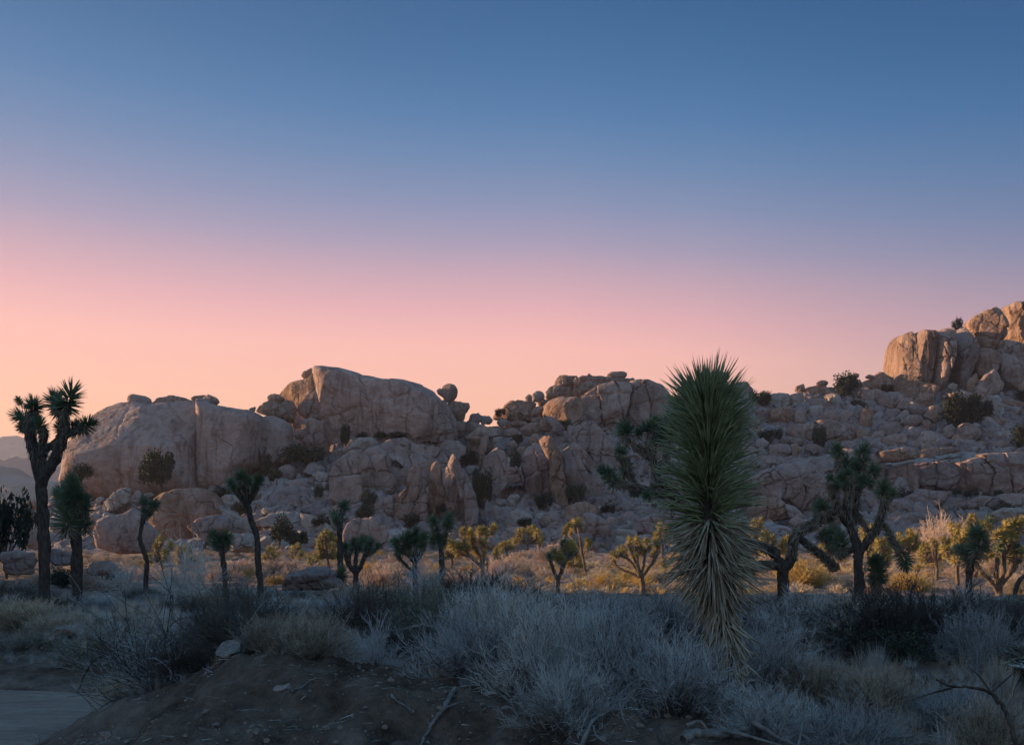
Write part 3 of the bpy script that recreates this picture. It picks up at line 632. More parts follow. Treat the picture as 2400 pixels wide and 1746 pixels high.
R(3, "1068,245 1110,213 1300,218 1500,233 1525,265 1280,272 1080,285", 'long thin cap slab along the skyline of the right hand group', 'the long cap slab', 'rock', Y=213, lean=.1)
R(3, "1028,345 1060,290 1140,263 1290,260 1220,330 1100,385 1050,382", None, None, 'rock_brown', Y=209)
R(3, "1310,205 1340,180 1440,177 1474,190 1470,225 1320,227", 'flat disc shaped boulder on top of the long cap slab', 'the flat disc boulder', joint=.25, mat='rock', Y=214, e=.6, cuts=2)
R(3, "1133,222 1160,190 1192,220", 'small knob on the left half of the long cap slab', None, 'rock', Y=214, cuts=1); R(3, "1088,226 1105,206 1124,226", None, None, 'rock', Y=214, cuts=1)
R(3, "1485,240 1520,228 1545,248", None, None, 'rock', Y=215, cuts=1)
R(3, "1000,640 930,560 1080,378 1200,298 1350,268 1500,270 1490,400 1440,600 1450,720 1300,750 1100,730", 'steep scarred rock face below the long cap slab', 'the scarred rock face', 'rock', Y=203, e=.6, rough=.04, crack=.03)
R(3, "783,525 800,450 850,408 950,383 1070,383 1115,440 1110,560 1000,650 930,640 890,580 820,565", 'sunlit arched boulder at the left of the scarred rock face', 'the arched boulder', joint=.25, mat='rock_brown', Y=197, yaw=-.45, e=.7)
R(3, "1440,520 1480,330 1500,262 1560,238 1660,243 1740,280 1790,330 1850,420 1900,600 1880,740 1480,740", 'sharp edged dome just left of the big dagger leaf plant', 'the sharp edged dome', 'rock', Y=205, e=.65, rough=.04, crack=.03)
R(3, "925,570 1000,620 1200,590 1300,700 1400,830 1520,1000 1400,1080 1250,1030 1150,850 1000,760 945,660", 'long pitted slab sloping down right below the scarred rock face', 'the pitted slab', 'rock', Y=178, e=.6, rough=.035, crack=.02, lean=.6)
R(3, "740,615 770,566 810,580 852,620 835,670 760,655", None, None, 'rock_brown', Y=188)
R(3, "790,560 830,535 900,585 955,640 935,690 870,670 840,600", None, None, 'rock', Y=186)
R(3, "590,640 680,600 740,600 760,660 720,700 620,690", None, None, 'rock_brown', Y=192)
R(3, "660,760 700,690 745,690 760,760 700,780", None, None, 'rock_brown', Y=185)
R(3, "740,715 800,672 850,668 892,740 922,860 948,1000 975,1120 990,1300 880,1310 850,1150 848,900 800,790", 'tall cracked pillar standing in the middle of the slope', 'the tall pillar', 'rock_brown', groove=.01, lean=.3, D=3.5, cat='rock pillar', name='rock_pillar')
R(3, "858,680 940,680 982,720 968,805 925,840 890,745", None, None, 'rock')
R(3, "600,965 608,870 640,800 700,763 760,768 800,830 838,920 832,1000 855,1060 835,1180 750,1220 640,1220 618,1060", 'big upright slab left of the tall pillar with a smooth round top', 'the big upright slab', 'rock', e=.6, rough=.035, lean=.3)
R(3, "1000,790 1040,755 1120,820 1180,900 1255,985 1252,1025 1200,1012 1080,910", 'smooth beam like slab lying diagonally right of the tall pillar', None, 'rock_plain', e=.5, lean=.3)
R(3, "915,870 1000,795 1100,925 1155,1050 1155,1215 1090,1240 985,1130 948,1000", 'cracked slab between the tall pillar and the diagonal beam', None, 'rock', lean=.3)
R(3, "1110,1080 1200,1000 1290,1060 1280,1200 1180,1240 1120,1220", None, None, 'rock')
R(3, "210,940 240,850 280,730 320,686 335,740 305,850 275,1000 215,1000", 'thin blade of rock pointing up right of the fluted outcrop', 'the thin blade', 'rock_brown', D=2)
R(3, "280,960 300,880 340,835 400,798 462,830 485,900 475,960 585,960 605,1080 480,1100 450,1180 440,1255 350,1240 290,1100", 'rugged outcrop between the thin blade and the big upright slab', 'the rugged outcrop', 'rock', rough=.05, crack=.03)
R(3, "298,770 330,728 367,770 355,840 310,860", None, None, 'rock')
R(3, "125,1000 180,950 250,955 255,1020 150,1025", None, None, 'rock')
R(3, "150,720 250,640 420,630 430,700 330,720 270,760", None, None, 'rock', Y=185); R(3, "440,680 520,640 580,660 560,700 470,710", None, None, 'rock', Y=187)
R(3, "500,760 540,740 580,790 560,810 510,790", None, None, 'rock', Y=172); R(3, "560,830 590,795 640,800 630,840 580,850", None, None, 'rock_brown', Y=168)
R(3, "400,590 440,570 500,580 500,620 420,625", None, None, 'rock', Y=200); R(3, "150,590 200,560 250,600 230,650 160,640", None, None, 'rock', Y=198)
R(3, "190,540 230,520 290,545 280,590 200,580", None, None, 'rock', Y=202); R(3, "280,560 330,545 370,575 340,610 290,600", None, None, 'rock', Y=202)
R(3, "465,1410 510,1345 580,1308 640,1330 705,1385 640,1425 560,1450 480,1455", 'pale angular boulder at the valley edge below the rugged outcrop', None, 'rock_pale', cuts=7)
R(3, "475,1245 510,1195 570,1185 602,1230 540,1268", None, None, 'rock_pale')
R(3, "748,1405 790,1345 860,1323 922,1345 918,1415 850,1435 760,1450", 'rounded boulder left of the two joined boulders', None, 'rock')
R(3, "943,1380 970,1300 1060,1260 1130,1243 1232,1300 1245,1365 1100,1410 1000,1440", 'upper of two joined boulders at the foot of the tall pillar', None, 'rock_brown', cuts=4)
R(3, "1068,1490 1100,1380 1140,1343 1230,1360 1315,1430 1348,1500 1300,1560 1100,1560", 'lower of two joined boulders at the valley edge', 'the joined boulders', 'rock', cuts=4)
R(3, "1288,1405 1340,1368 1400,1400 1405,1455 1320,1468", None, None, 'rock'); R(3, "1398,1400 1450,1340 1512,1330 1542,1370 1500,1435 1430,1440", None, None, 'rock')
R(3, "1515,1500 1560,1400 1680,1350 1790,1343 1855,1400 1865,1490 1700,1520", 'wide smooth boulder at the valley edge left of the dagger leaf plant', 'the wide smooth boulder', 'rock_plain', cuts=3)
R(3, "1345,1500 1400,1470 1540,1480 1555,1525 1380,1540", None, None, 'rock_pale'); R(3, "812,1470 850,1423 882,1460 862,1510 820,1510", None, None, 'rock')
R(3, "1380,1470 1440,1440 1500,1440 1510,1480 1420,1485", None, None, 'rock_pale'); R(3, "1390,1350 1420,1325 1480,1320 1450,1365", None, None, 'rock_pale')
R(3, "1130,1140 1180,1100 1220,1150 1190,1230 1130,1220", None, None, 'rock'); R(3, "1540,1350 1590,1320 1630,1340 1590,1380", None, None, 'rock_pale')
R(3, "1520,1310 1580,1280 1660,1290 1640,1320 1560,1330", None, None, 'rock_pale')
R(3, "1640,850 1700,830 1760,870 1740,900 1660,890", None, None, 'rock_brown', Y=178); R(3, "1400,920 1500,900 1560,950 1500,985 1410,970", None, None, 'rock_pale', Y=170)
R(0, "1640,905 1665,872 1700,868 1712,900 1705,950 1650,950", 'knob of rock on the skyline behind the dagger leaf plant', None, 'rock', Y=226); R(0, "1700,930 1720,900 1750,896 1762,915 1760,950 1705,950", None, None, 'rock', Y=228)
# --- right hand hill and cliff
R(4, "1345,610 1352,480 1366,360 1385,310 1420,300 1460,298 1470,420 1480,560 1470,700 1400,700 1330,670", 'leftmost sunlit buttress of the high cliff at right', 'the sunlit cliff', 'rock_brown', Y=240, e=.32, yaw=-.75, groove=.03, lean=.12, D=9, joint=.8, cuts=3, cat='cliff', name='cliff_buttress')
R(4, "1450,318 1490,288 1550,293 1600,296 1615,420 1625,560 1620,660 1500,700 1440,690 1430,500", 'second sunlit buttress of the high cliff with vertical grooves', None, 'rock_brown', Y=238, e=.32, yaw=-.85, groove=.035, lean=.12, D=9, joint=.8, cuts=3, cat='cliff', name='cliff_buttress')
R(4, "1590,310 1640,278 1700,263 1740,290 1735,420 1695,520 1655,650 1605,660 1590,450", 'shaded buttress right of the two sunlit ones', None, 'rock', Y=238, e=.6, groove=.012, lean=.15, D=8, joint=.8, cuts=3, cat='cliff', name='cliff_buttress')
R(4, "1740,340 1780,250 1820,228 1852,300 1905,400 1880,500 1845,640 1780,700 1750,600", 'narrow pale buttress below the skyline bush', None, 'rock', Y=240, groove=.01, lean=.15, D=8, joint=.8, cuts=3, cat='cliff', name='cliff_buttress')
R(4, "1828,235 1870,185 1950,140 2060,98 2097,108 2102,200 2092,320 2042,385 1950,392 1900,345 1860,290", 'massive round headed boulder high on the right hand cliff', 'the round headed boulder', 'rock_brown', Y=246, yaw=-.3, cuts=6)
R(4, "2092,112 2150,88 2240,68 2400,60 2420,300 2300,420 2200,420 2108,360 2098,200", 'grooved sunlit summit block at the right edge of the picture', 'the summit block', 'rock_brown', Y=248, yaw=-.5, groove=.025)
R(4, "2045,400 2100,340 2220,370 2420,400 2420,600 2230,660 2100,560", None, None, 'rock', Y=242, groove=.01)
R(4, "1855,440 1880,415 1950,400 2042,398 2065,450 2015,565 1960,600 1900,565", 'sunlit wedge boulder below the round headed boulder', None, 'rock_brown', Y=240, yaw=-.4)
R(4, "2038,475 2100,430 2180,480 2212,560 2192,680 2090,620", 'jagged boulder with a bright left edge near the right border', None, 'rock', Y=238, yaw=-.3)
R(4, "1808,670 1840,610 1890,568 1902,620 1885,705 1820,712", 'small sunlit pillar beside the tilted prow boulder', None, 'rock_brown', Y=233, yaw=-.5)
R(4, "1895,670 1950,590 2010,538 2062,570 2072,650 2035,712 1920,745 1880,715", 'tilted prow boulder with a bright sunlit edge below the cliff', 'the tilted prow boulder', 'rock', Y=230, yaw=.2)
R(4, "1325,695 1350,600 1400,560 1500,640 1630,660 1610,735 1400,750", 'low sunlit foot of the high cliff', None, 'rock_brown', Y=233, yaw=-.5)
R(4, "1690,660 1720,640 1760,655 1740,685 1700,680", None, None, 'rock_pale', Y=232); R(4, "2180,660 2215,625 2300,640 2300,720 2200,710", None, None, 'rock_brown', Y=232)
R(4, "1700,700 1800,690 1880,720 1860,780 1740,780", None, None, 'rock', Y=228)
for s, lb, sh in [
    ("628,695 640,660 690,648 705,690 665,708", 'small sunlit skyline stone left of the skyline shrub', None), ("680,705 720,670 800,650 862,655 865,725 820,755 700,755", 'broad sunlit skyline block left of the skyline shrub', 'the broad skyline block'),
    ("778,645 810,618 852,625 855,655 790,655", None, None), ("942,630 990,600 1060,603 1092,640 1092,690 960,690", 'brown block carrying the tiny round balanced stone', 'the brown skyline block'),
    ("1018,590 1045,568 1072,580 1070,604 1025,606", 'tiny round balanced stone on the skyline right of the shrub', None), ("1112,603 1140,583 1182,590 1165,615", None, None),
    ("1128,660 1160,600 1230,563 1275,590 1315,602 1305,660 1200,700", 'peaked boulder at the left foot of the sunlit cliff', 'the peaked boulder'), ("1090,640 1140,620 1150,700 1095,690", None, None),
    ("1300,640 1345,590 1355,650 1330,690 1300,690", None, None)]:
    R(4, s, lb, sh, 'rock_brown', Y=236 if 'balanced stone' not in (lb or '') else 237, yaw=-.1)
for s in ["440,750 490,713 600,713 607,808 450,812", "603,725 680,703 697,740 692,808 610,808", "468,815 630,800 637,915 480,918", "350,835 390,813 467,820 472,900 370,900",
          "633,855 670,823 707,850 707,922 640,928", "712,775 760,748 852,753 842,797 720,817", "728,805 800,788 832,800 812,868 740,868", "798,878 850,833 932,828 943,917 810,912",
          "938,858 980,828 1032,833 1053,885 1020,917 950,912", "578,990 620,923 730,918 792,928 792,1030 620,1030", "788,905 900,903 990,920 1003,1008 900,1030 830,1028", "985,925 1060,928 1073,998 1000,1018",
          "1078,940 1100,828 1162,823 1172,948 1120,958", "523,1058 530,1013 570,1003 622,1020 602,1062", "583,1050 640,1023 702,1045 682,1072", "462,1148 468,1068 592,1060 603,1143", "598,1138 603,1068 640,1058 677,1100 652,1138",
          "1088,770 1100,688 1200,683 1272,700 1252,748 1150,783", "1213,778 1240,718 1300,703 1402,698 1355,768 1300,813 1230,813", "1338,808 1380,748 1450,733 1462,798 1400,823", "1418,818 1450,768 1542,815 1505,878 1450,858",
          "1458,770 1500,713 1582,718 1582,788 1540,818", "1148,1030 1190,978 1240,968 1253,1028 1200,1058", "1243,1090 1253,1018 1330,993 1392,998 1398,1048 1350,1090", "1213,970 1240,918 1340,908 1363,968 1280,1008",
          "1398,1000 1440,948 1502,948 1512,1018 1480,1068 1420,1050", "1483,1050 1510,988 1560,968 1602,978 1622,1058 1580,1098 1500,1093", "1533,870 1580,803 1642,808 1652,868 1600,908",
          "1768,1020 1780,938 1820,923 1922,928 1912,1018 1870,1058 1800,1040", "1913,1018 1923,948 2100,948 2113,998 2040,1028", "1938,840 1960,738 2050,728 2088,878 1980,880", "1738,1050 1780,1028 1832,1060 1770,1078",
          "1423,1078 1460,1043 1503,1075 1470,1103", "1600,1060 1640,1030 1700,1035 1720,1075 1650,1085", "1660,960 1720,920 1760,960 1740,1010 1670,1010", "1240,880 1270,830 1330,815 1370,850 1330,890", "1360,920 1420,860 1500,870 1520,910 1450,940",
          "1060,1110 1100,1060 1190,1045 1240,1080 1240,1110 1100,1130", "860,1115 880,1060 1000,1040 1060,1060 1050,1110", "2060,760 2130,750 2230,790 2230,820 2120,810", "2000,900 2100,890 2140,930 2060,945 1980,930",
          "2110,990 2200,960 2260,980 2250,1030 2130,1030", "1050,980 1100,960 1150,980 1120,1030 1060,1030", "350,960 420,945 460,990 400,1020 350,1000", "360,1040 410,1020 450,1060 410,1090 360,1080", "330,1110 400,1095 450,1130 400,1150",
          "690,1090 730,1060 800,1060 830,1100 760,1120", "430,1180 480,1150 540,1160 600,1190 560,1220 450,1220", "500,1170 620,1140 660,1175 600,1190", "760,920 790,895 850,890 840,920", "1180,860 1220,830 1250,860 1230,900 1190,900",
          "1510,900 1560,900 1580,950 1530,960", "1640,790 1690,770 1740,800 1700,840 1650,830", "1880,760 1930,740 1950,800 1900,830", "1330,880 1400,820 1420,850 1370,900", "1740,1080 1800,1070 1840,1100 1780,1110", "1980,1060 2060,1040 2110,1070 2040,1100",
          "1860,1060 1920,1040 1970,1070 1920,1095", "250,1180 330,1160 380,1190 320,1230 260,1220"]:
    R(4, s, None, None, random.choice(['rock', 'rock', 'rock_pale', 'rock_brown']), e=.45, cuts=8, lean=.2)
R(4, "270,1370 330,1310 450,1240 560,1190 700,1158 830,1158 925,1220 935,1400 830,1520 700,1530 600,1450 420,1450 290,1410", 'broad scarred slab right of the dagger leaf plant', 'the broad scarred slab', 'rock', e=.5, rough=.03, crack=.03, lean=.5, cuts=5)
R(4, "1262,1210 1400,1150 1700,1105 1900,1125 1920,1175 1700,1200 1480,1230", 'long smooth sunless shelf across the right hand slope', 'the long shelf', 'rock_pale', e=.5, lean=1.0, cuts=3)
R(4, "1262,1220 1450,1185 1510,1300 1490,1420 1300,1370 1270,1300", 'steep cracked face under the left end of the long shelf', None, 'rock', e=.5)
R(4, "1440,1200 1700,1175 1810,1250 1790,1400 1600,1350 1480,1350", 'steep cracked face under the middle of the long shelf', None, 'rock', e=.5, crack=.03, rough=.03)
R(4, "1775,1190 2000,1118 2210,1108 2420,1130 2420,1370 2270,1390 2000,1420 1800,1370", 'wide scarred wall low on the right edge of the picture', 'the wide scarred wall', 'rock', e=.5, crack=.03, rough=.035)
R(4, "1240,1115 1390,1088 1500,1100 1490,1160 1260,1185", None, None, 'rock_brown', Y=166); R(4, "1500,1105 1760,1078 1775,1115 1520,1150", None, None, 'rock_brown', Y=170)
R(4, "930,1120 1000,1090 1100,1110 1200,1130 1250,1200 1260,1400 1100,1420 940,1400", 'wall of rock behind the tall forked tree at right', None, 'rock', e=.5, crack=.03)
for s, mt in [("315,1520 340,1440 400,1428 500,1438 565,1480 597,1580 400,1600 330,1572", 'rock_brown'), ("558,1475 640,1500 695,1560 685,1610 600,1570", 'rock_pale'), ("588,1600 640,1558 693,1590 685,1650 600,1620", 'rock'),
              ("1315,1360 1345,1298 1390,1298 1418,1350 1425,1420 1340,1450", 'rock_pale'), ("1495,1360 1550,1313 1605,1330 1595,1380 1520,1390", 'rock_brown'), ("1588,1315 1640,1298 1695,1340 1610,1352", 'rock_pale'),
              ("1415,1430 1520,1378 1700,1400 1660,1460 1500,1530 1440,1510", 'rock'), ("1690,1420 1850,1450 1930,1418 2035,1430 2025,1510 1850,1510 1700,1490", 'rock'), ("1305,1610 1360,1558 1445,1560 1400,1622", 'rock_pale'),
              ("1420,1400 1480,1370 1540,1380 1460,1420", 'rock_pale'), ("2040,1420 2150,1400 2300,1420 2300,1500 2100,1490", 'rock'), ("2000,1540 2100,1500 2300,1520 2300,1570 2050,1580", 'rock_pale'),
              ("1860,1400 1890,1380 1930,1400 1900,1425", 'rock_pale'), ("1290,1450 1400,1440 1440,1500 1330,1560 1290,1540", 'rock'), ("760,1440 800,1400 850,1420 850,1480 780,1500", 'rock'), ("620,1480 700,1460 760,1490 700,1530", 'rock')]:
    R(4, s, None, None, mt, e=.65, cuts=5)
# near boulders in the brush
R(6, "425,620 470,560 560,525 650,510 720,525 762,560 750,590 790,600 800,640 700,665 430,665", 'dark low dome shaped boulder in the brush at centre left', 'the dark low dome', 'rock', Y=33, D=1.4, cuts=2, e=.8, rough=.03)
R(6, "0,1050 40,1000 110,985 170,995 190,1060 150,1110 20,1120", 'small pale boulder on the crest of the sandy bank', None, 'rock_pale', Y=8.0, D=.22, cuts=4, rough=.04, ext=.15)
R(5, "245,930 260,880 370,880 460,885 485,915 470,960 330,950", 'pale flat boulder on the slope beside the tall tree base', None, 'rock_pale', Y=15.6, D=.5, cuts=5)
R(5, "0,420 90,405 190,425 210,470 190,550 0,560", 'grey boulder in the brush at the left edge', None, 'rock', Y=40, cuts=4)
R(5, "310,440 340,400 400,415 480,440 480,500 330,500", None, None, 'rock', Y=48, cuts=4); R(5, "560,520 600,480 680,475 730,510 720,560 580,560", None, None, 'rock', Y=44, cuts=4)
for s, yy, l in [("160,1580 185,1530 215,1520 240,1545 235,1590 190,1600", 10.2, 'small rounded stone at the edge of the sandy track'), ("632,1590 640,1565 700,1570 708,1600 670,1610", 6.4, 'small dark stone on the lower bank'), ("305,975 325,955 345,965 340,985 320,990", 14.5, 'tiny pale stone below the flat boulder on the far bank')]:
    R(5, s, l, None, 'rock', Y=yy, cuts=4, D=.07 if yy > 8 else .04, name='stone', cat='stone', rough=.05)
R(6, "375,1300 390,1275 450,1270 480,1250 490,1290 440,1310", 'small pinkish stone half buried in the sandy bank', None, 'rock_pale', Y=6.7, D=.05, cuts=4, name='stone', cat='stone')

# labels for the rest, told from the landmarks around them
LM = [r for r in ROCKS if r['short']]
def rel(r, l):
    dx, dy = r['cx']-l['cx'], r['cy']-l['cy']
    if abs(dx) > abs(dy)*1.2: return ('right of ' if dx > 0 else 'left of ')+l['short']
    return ('below ' if dy > 0 else 'above ')+l['short']
seen = {}
for r in ROCKS:
    if r['label']: r['o']['label'] = r['label']; continue
    asp = r['w']/r['h']; sz = math.sqrt(r['A'])
    size = 'large' if sz > 38 else ('mid sized' if sz > 22 else 'small')
    shp = 'low wide' if asp > 1.9 else ('upright' if asp < 0.8 else 'chunky')
    colr = {'rock_pale': 'pale', 'rock_brown': 'brown', 'rock': 'tan', 'rock_plain': 'smooth'}[r['mat']]
    ls = sorted(LM, key=lambda l: math.hypot(r['cx']-l['cx'], r['cy']-l['cy']))
    lab = f"{size} {shp} {colr} boulder {rel(r, ls[0])}"
    r['auto'] = lab; r['second'] = rel(r, ls[1]); seen.setdefault(lab, []).append(r)
ADD = 0
for lab, rs in seen.items():
    if len(rs) == 1: rs[0]['o']['label'] = lab
    else:
        sub = {}
        for r in rs: sub.setdefault(lab+' and '+r['second'], []).append(r)
        for l2, r2 in sub.items():
            if len(r2) == 1: r2[0]['o']['label'] = l2
            else:
                r2.sort(key=lambda r: r['cx'])
                for i, r in enumerate(r2):
                    if len(r2) == 2: r['o']['label'] = lab+(', the left one of two', ', the right one of two')[i]
                    elif len(r2) == 3: r['o']['label'] = lab+(', leftmost of three', ', middle of three', ', rightmost of three')[i]
                    else: r['o']['label'] = lab; r['o']['group'] = 'boulders '+r['auto'].split('boulder ')[1]
for r in ROCKS:
    lab = r['o']['label'].split(' ')
    if len(lab) > 16: r['o']['label'] = ' '.join(lab[:16])
    if 'group' not in r['o']: r['o']['group'] = 'granite boulders of the rocky hills'

# loose boulders on the slopes: each its own object, shared shapes
import bmesh
def ico(sub):
    bm = bmesh.new(); bmesh.ops.create_icosphere(bm, subdivisions=sub, radius=1.0)
    V = np.array([v.co[:] for v in bm.verts]); Fc = np.array([[v.index for v in f.verts] for f in bm.faces]); bm.free(); return V, Fc
def boulder_shape(seed, sub=3, ncut=12):
    V, Fc = ico(sub); rg = np.random.default_rng(seed)
    V = V*np.array([rg.uniform(.85, 1.2), rg.uniform(.75, 1.0), rg.uniform(.6, .85)])
    for _ in range(ncut):
        n = rg.normal(size=3); n /= np.linalg.norm(n); d = rg.uniform(.38, .72)
        V = V-n[None]*(np.maximum(V @ n-d, 0)*.985)[:, None]
    V = V*(1+0.05*fbm(V*1.9+seed, 4, seed))[:, None]
    return V, Fc
protos = [mk_mesh('loose_boulder', *[(lambda a: (a[0], [a[1]]))(boulder_shape(100+i, 4))][0], mats=M[['rock', 'rock_pale', 'rock_brown', 'rock'][i % 4]], sharp=30) for i in range(10)]
def inside_any(px, py, lst=None):
    for p in OUTLINES:
        if p[:, 0].min() < px < p[:, 0].max() and p[:, 1].min() < py < p[:, 1].max():
            x, y = p[:, 0], p[:, 1]; x2, y2 = np.roll(x, -1), np.roll(y, -1)
            c = ((y > py) != (y2 > py)) & (px < (x2-x)*(py-y)/(y2-y+1e-12)+x)
            if c.sum() % 2: return True
    return False
random.seed(21)
ZN = [(200, 470, 1050, 1290, 'below the left dome', 8), (470, 800, 1090, 1290, 'in the stony gully', 14), (800, 1130, 1130, 1290, 'around the fluted fins', 8),
      (1090, 1420, 960, 1290, 'around the tall pillar', 14), (1400, 1760, 1000, 1290, 'behind the dagger leaf plant', 12), (1760, 2400, 920, 1100, 'on the upper right slope', 28), (1760, 2400, 1100, 1290, 'on the lower right slope', 14)]
for x0, x1, y0, y1, zn, cnt in ZN:
    k = 0; tries = 0
    while k < cnt and tries < 4000:
        tries += 1
        px = random.uniform(x0, x1); py = random.uniform(y0, y1)
        if py < np.interp(px, RPX, RPY)+4 or inside_any(px, py-3): continue
        Y = Y_at(px, py)-0.5; x = (px-1200)*Y/F
        s = min(2.6, 0.8*random.paretovariate(1.8))*random.uniform(0.9, 1.1)
        o = link('boulder', protos[random.randrange(10)], (x, Y, gz1(x, Y)+0.25*s), rot=(random.uniform(-.4, .4), random.uniform(-.4, .4), random.uniform(0, 6.28)), scale=(s, s, s*random.uniform(.8, 1.1)))
        tag(o, 'loose granite boulder lying '+zn, 'boulder', 'loose boulders '+zn); k += 1
# small stones nobody could count
V0, F0 = boulder_shape(5, 1, 5); V1, F1 = boulder_shape(6, 1, 5)
def stones(name, label, pts, sizes, mat, kinds='rubble'):
    a = Acc()
    for (x, y, z), s in zip(pts, sizes):
        Vq, Fq = (V0, F0) if random.random() < .5 else (V1, F1)
        t = random.uniform(0, 6.28); c, sn = math.cos(t), math.sin(t)
        Rm = np.array([[c, -sn, 0], [sn, c, 0], [0, 0, random.uniform(.6, 1)]])
        a.add((Vq @ Rm.T)*s+np.array([x, y, z]), Fq)
    tag(link(name, a.mesh(name, M[mat], smooth=True, sharp=30)), label, kinds, kind='stuff')
def slope_pts(n, x0, x1, y0, y1, smin, smax):
    pts = []; ss = []
    px = np.random.default_rng(3+int(x0)).uniform(x0, x1, n*2); py = np.random.default_rng(4+int(x0)).uniform(y0, y1, n*2)
    for a, b_ in zip(px, py):
        if len(pts) >= n: break
        if b_ < np.interp(a, RPX, RPY)+3: continue
        Y = Y_at(a, b_); s = min(smax, smin*random.paretovariate(2.0)); pts.append(((a-1200)*Y/F, Y)); ss.append(s)
    zz = gz([p[0] for p in pts], [p[1] for p in pts])
    return [(p[0], p[1], z) for p, z in zip(pts, zz)], ss
p_, s_ = slope_pts(2600, 100, 1300, 985, 1296, .16, .8); stones('rubble', 'pale broken stones covering the slope under the domes', p_, s_, 'rock_pale')
p_, s_ = slope_pts(1500, 500, 980, 1090, 1250, .18, .6); stones('rubble', 'pale scree filling the gully left of centre', p_, s_, 'rock_pale')
p_, s_ = slope_pts(3600, 1200, 2500, 900, 1296, .2, 1.1); stones('rubble', 'broken stones between the boulders of the right hand hill', p_, s_, 'rock')

V2, F2 = boulder_shape(15, 2, 11); V3, F3 = boulder_shape(16, 2, 11); V4, F4 = boulder_shape(17, 2, 11)
def field(label, n, x0, x1, y0, y1, smin, smax, mats, seed):
    rg = np.random.default_rng(seed); a = Acc()
    px = rg.uniform(x0, x1, n*2); py = rg.uniform(y0, y1, n*2); k = 0
    L = []
    for i in range(n*2):
        if len(L) >= n: break
        if py[i] < np.interp(px[i], RPX, RPY)+6 or inside_any(px[i], py[i]-4): continue
        Y = Y_at(px[i], py[i]); L.append(((px[i]-1200)*Y/F, Y))
    zz = gz([p[0] for p in L], [p[1] for p in L])
    for (x, y), z in zip(L, zz):
        Vq, Fq = [(V2, F2), (V3, F3), (V4, F4)][rg.integers(3)]
        s = min(smax, smin*(1+rg.pareto(2.2))); t = rg.uniform(0, 6.28); c, sn = math.cos(t), math.sin(t); u = rg.uniform(-.5, .5)
        Rm = np.array([[c, -sn, 0], [sn, c, 0], [0, 0, 1]]) @ np.array([[1, 0, 0], [0, math.cos(u), -math.sin(u)], [0, math.sin(u), math.cos(u)]])
        a.add((Vq*np.array([1, 1, rg.uniform(.7, 1.1)]) @ Rm.T)*s+np.array([x, y, z+.15*s]), Fq, int(rg.integers(3)))
    tag(link('boulder_field', a.mesh('boulder_field', [M[m] for m in mats], sharp=30)), label, 'boulder field', kind='stuff')
field('jumble of smaller boulders covering the right hand hill', 1900, 1640, 2700, 890, 1290, .6, 3.0, ['rock', 'rock_pale', 'rock_brown'], 1)
field('jumble of smaller boulders around the central outcrops', 700, 1050, 1640, 940, 1290, .6, 2.2, ['rock', 'rock_pale', 'rock'], 2)
field('jumble of smaller boulders under the two domes', 420, 100, 1050, 1080, 1290, .5, 1.8, ['rock', 'rock_pale', 'rock_pale'], 3)

# ------------------------------------------------------------------ spiky desert trees
def head_mesh(name, seed, n=230, green='leaf', older=0.28, elong=0.35, wd=0.085):
    rg = np.random.default_rng(seed); a = Acc()
    z = rg.uniform(-0.55, 1.0, n); t = rg.uniform(0, 2*math.pi, n); r = np.sqrt(np.clip(1-z*z, 0, 1))
    d = np.stack([r*np.cos(t), r*np.sin(t), z], 1); base = d*0.10+np.stack([0*z, 0*z, (z-0.6)*elong], 1)
    L = rg.uniform(.78, 1.0, n)*0.92
    old = z < -0.2
    Vb, q = blades(base[~old], d[~old], L[~old], wd, rg.normal(0, .02, (~old).sum()), rng=rg, seg=2); a.add(Vb, q, 0)
    k = int(n*older); z = rg.uniform(-0.95, -0.25, k); t = rg.uniform(0, 2*math.pi, k); r = np.sqrt(1-z*z)
    d = np.stack([r*np.cos(t), r*np.sin(t), z], 1); base = np.stack([0.06*np.cos(t), 0.06*np.sin(t), rg.uniform(-.75, -.25, k)*(.5+elong)], 1)
    Vb, q = blades(base, d, rg.uniform(.5, .85, k), wd, .1, rng=rg, seg=2); a.add(Vb, q, 1)
    return a.mesh(name, [M[green], M['dead_leaf']])
HEADS = [head_mesh('leaf_rosette', 40+i, 190 if i < 3 else 160, elong=[.25, .5, .8][i % 3]) for i in range(4)]
HEADS_LIT = [head_mesh('leaf_rosette', 60+i, 120, 'leaf_lit', wd=.12, elong=[.3, .6, .9][i % 3]) for i in range(3)]
HEADS_S = [head_mesh('leaf_rosette', 70+i, 120, 'leaf', wd=.11, elong=[.3, .6, .9][i % 3]) for i in range(3)]
HEAD_P = head_mesh('leaf_rosette', 80, 150, 'pale_leaf')
def resamp(pts, r0, r1, n):
    pts = np.asarray(pts, float); k = len(pts)
    if k < 3:
        t = np.linspace(0, 1, n)[:, None]; return pts[0]*(1-t)+pts[-1]*t
    P = np.vstack([2*pts[0]-pts[1], pts, 2*pts[-1]-pts[-2]]); out = []
    for u in np.linspace(0, k-1-1e-6, n):
        i = int(u); f = u-i; p0, p1, p2, p3 = P[i:i+4]
        out.append(0.5*((2*p1)+(-p0+p2)*f+(2*p0-5*p1+4*p2-p3)*f*f+(-p0+3*p1-3*p2+p3)*f**3))
    return np.array(out)
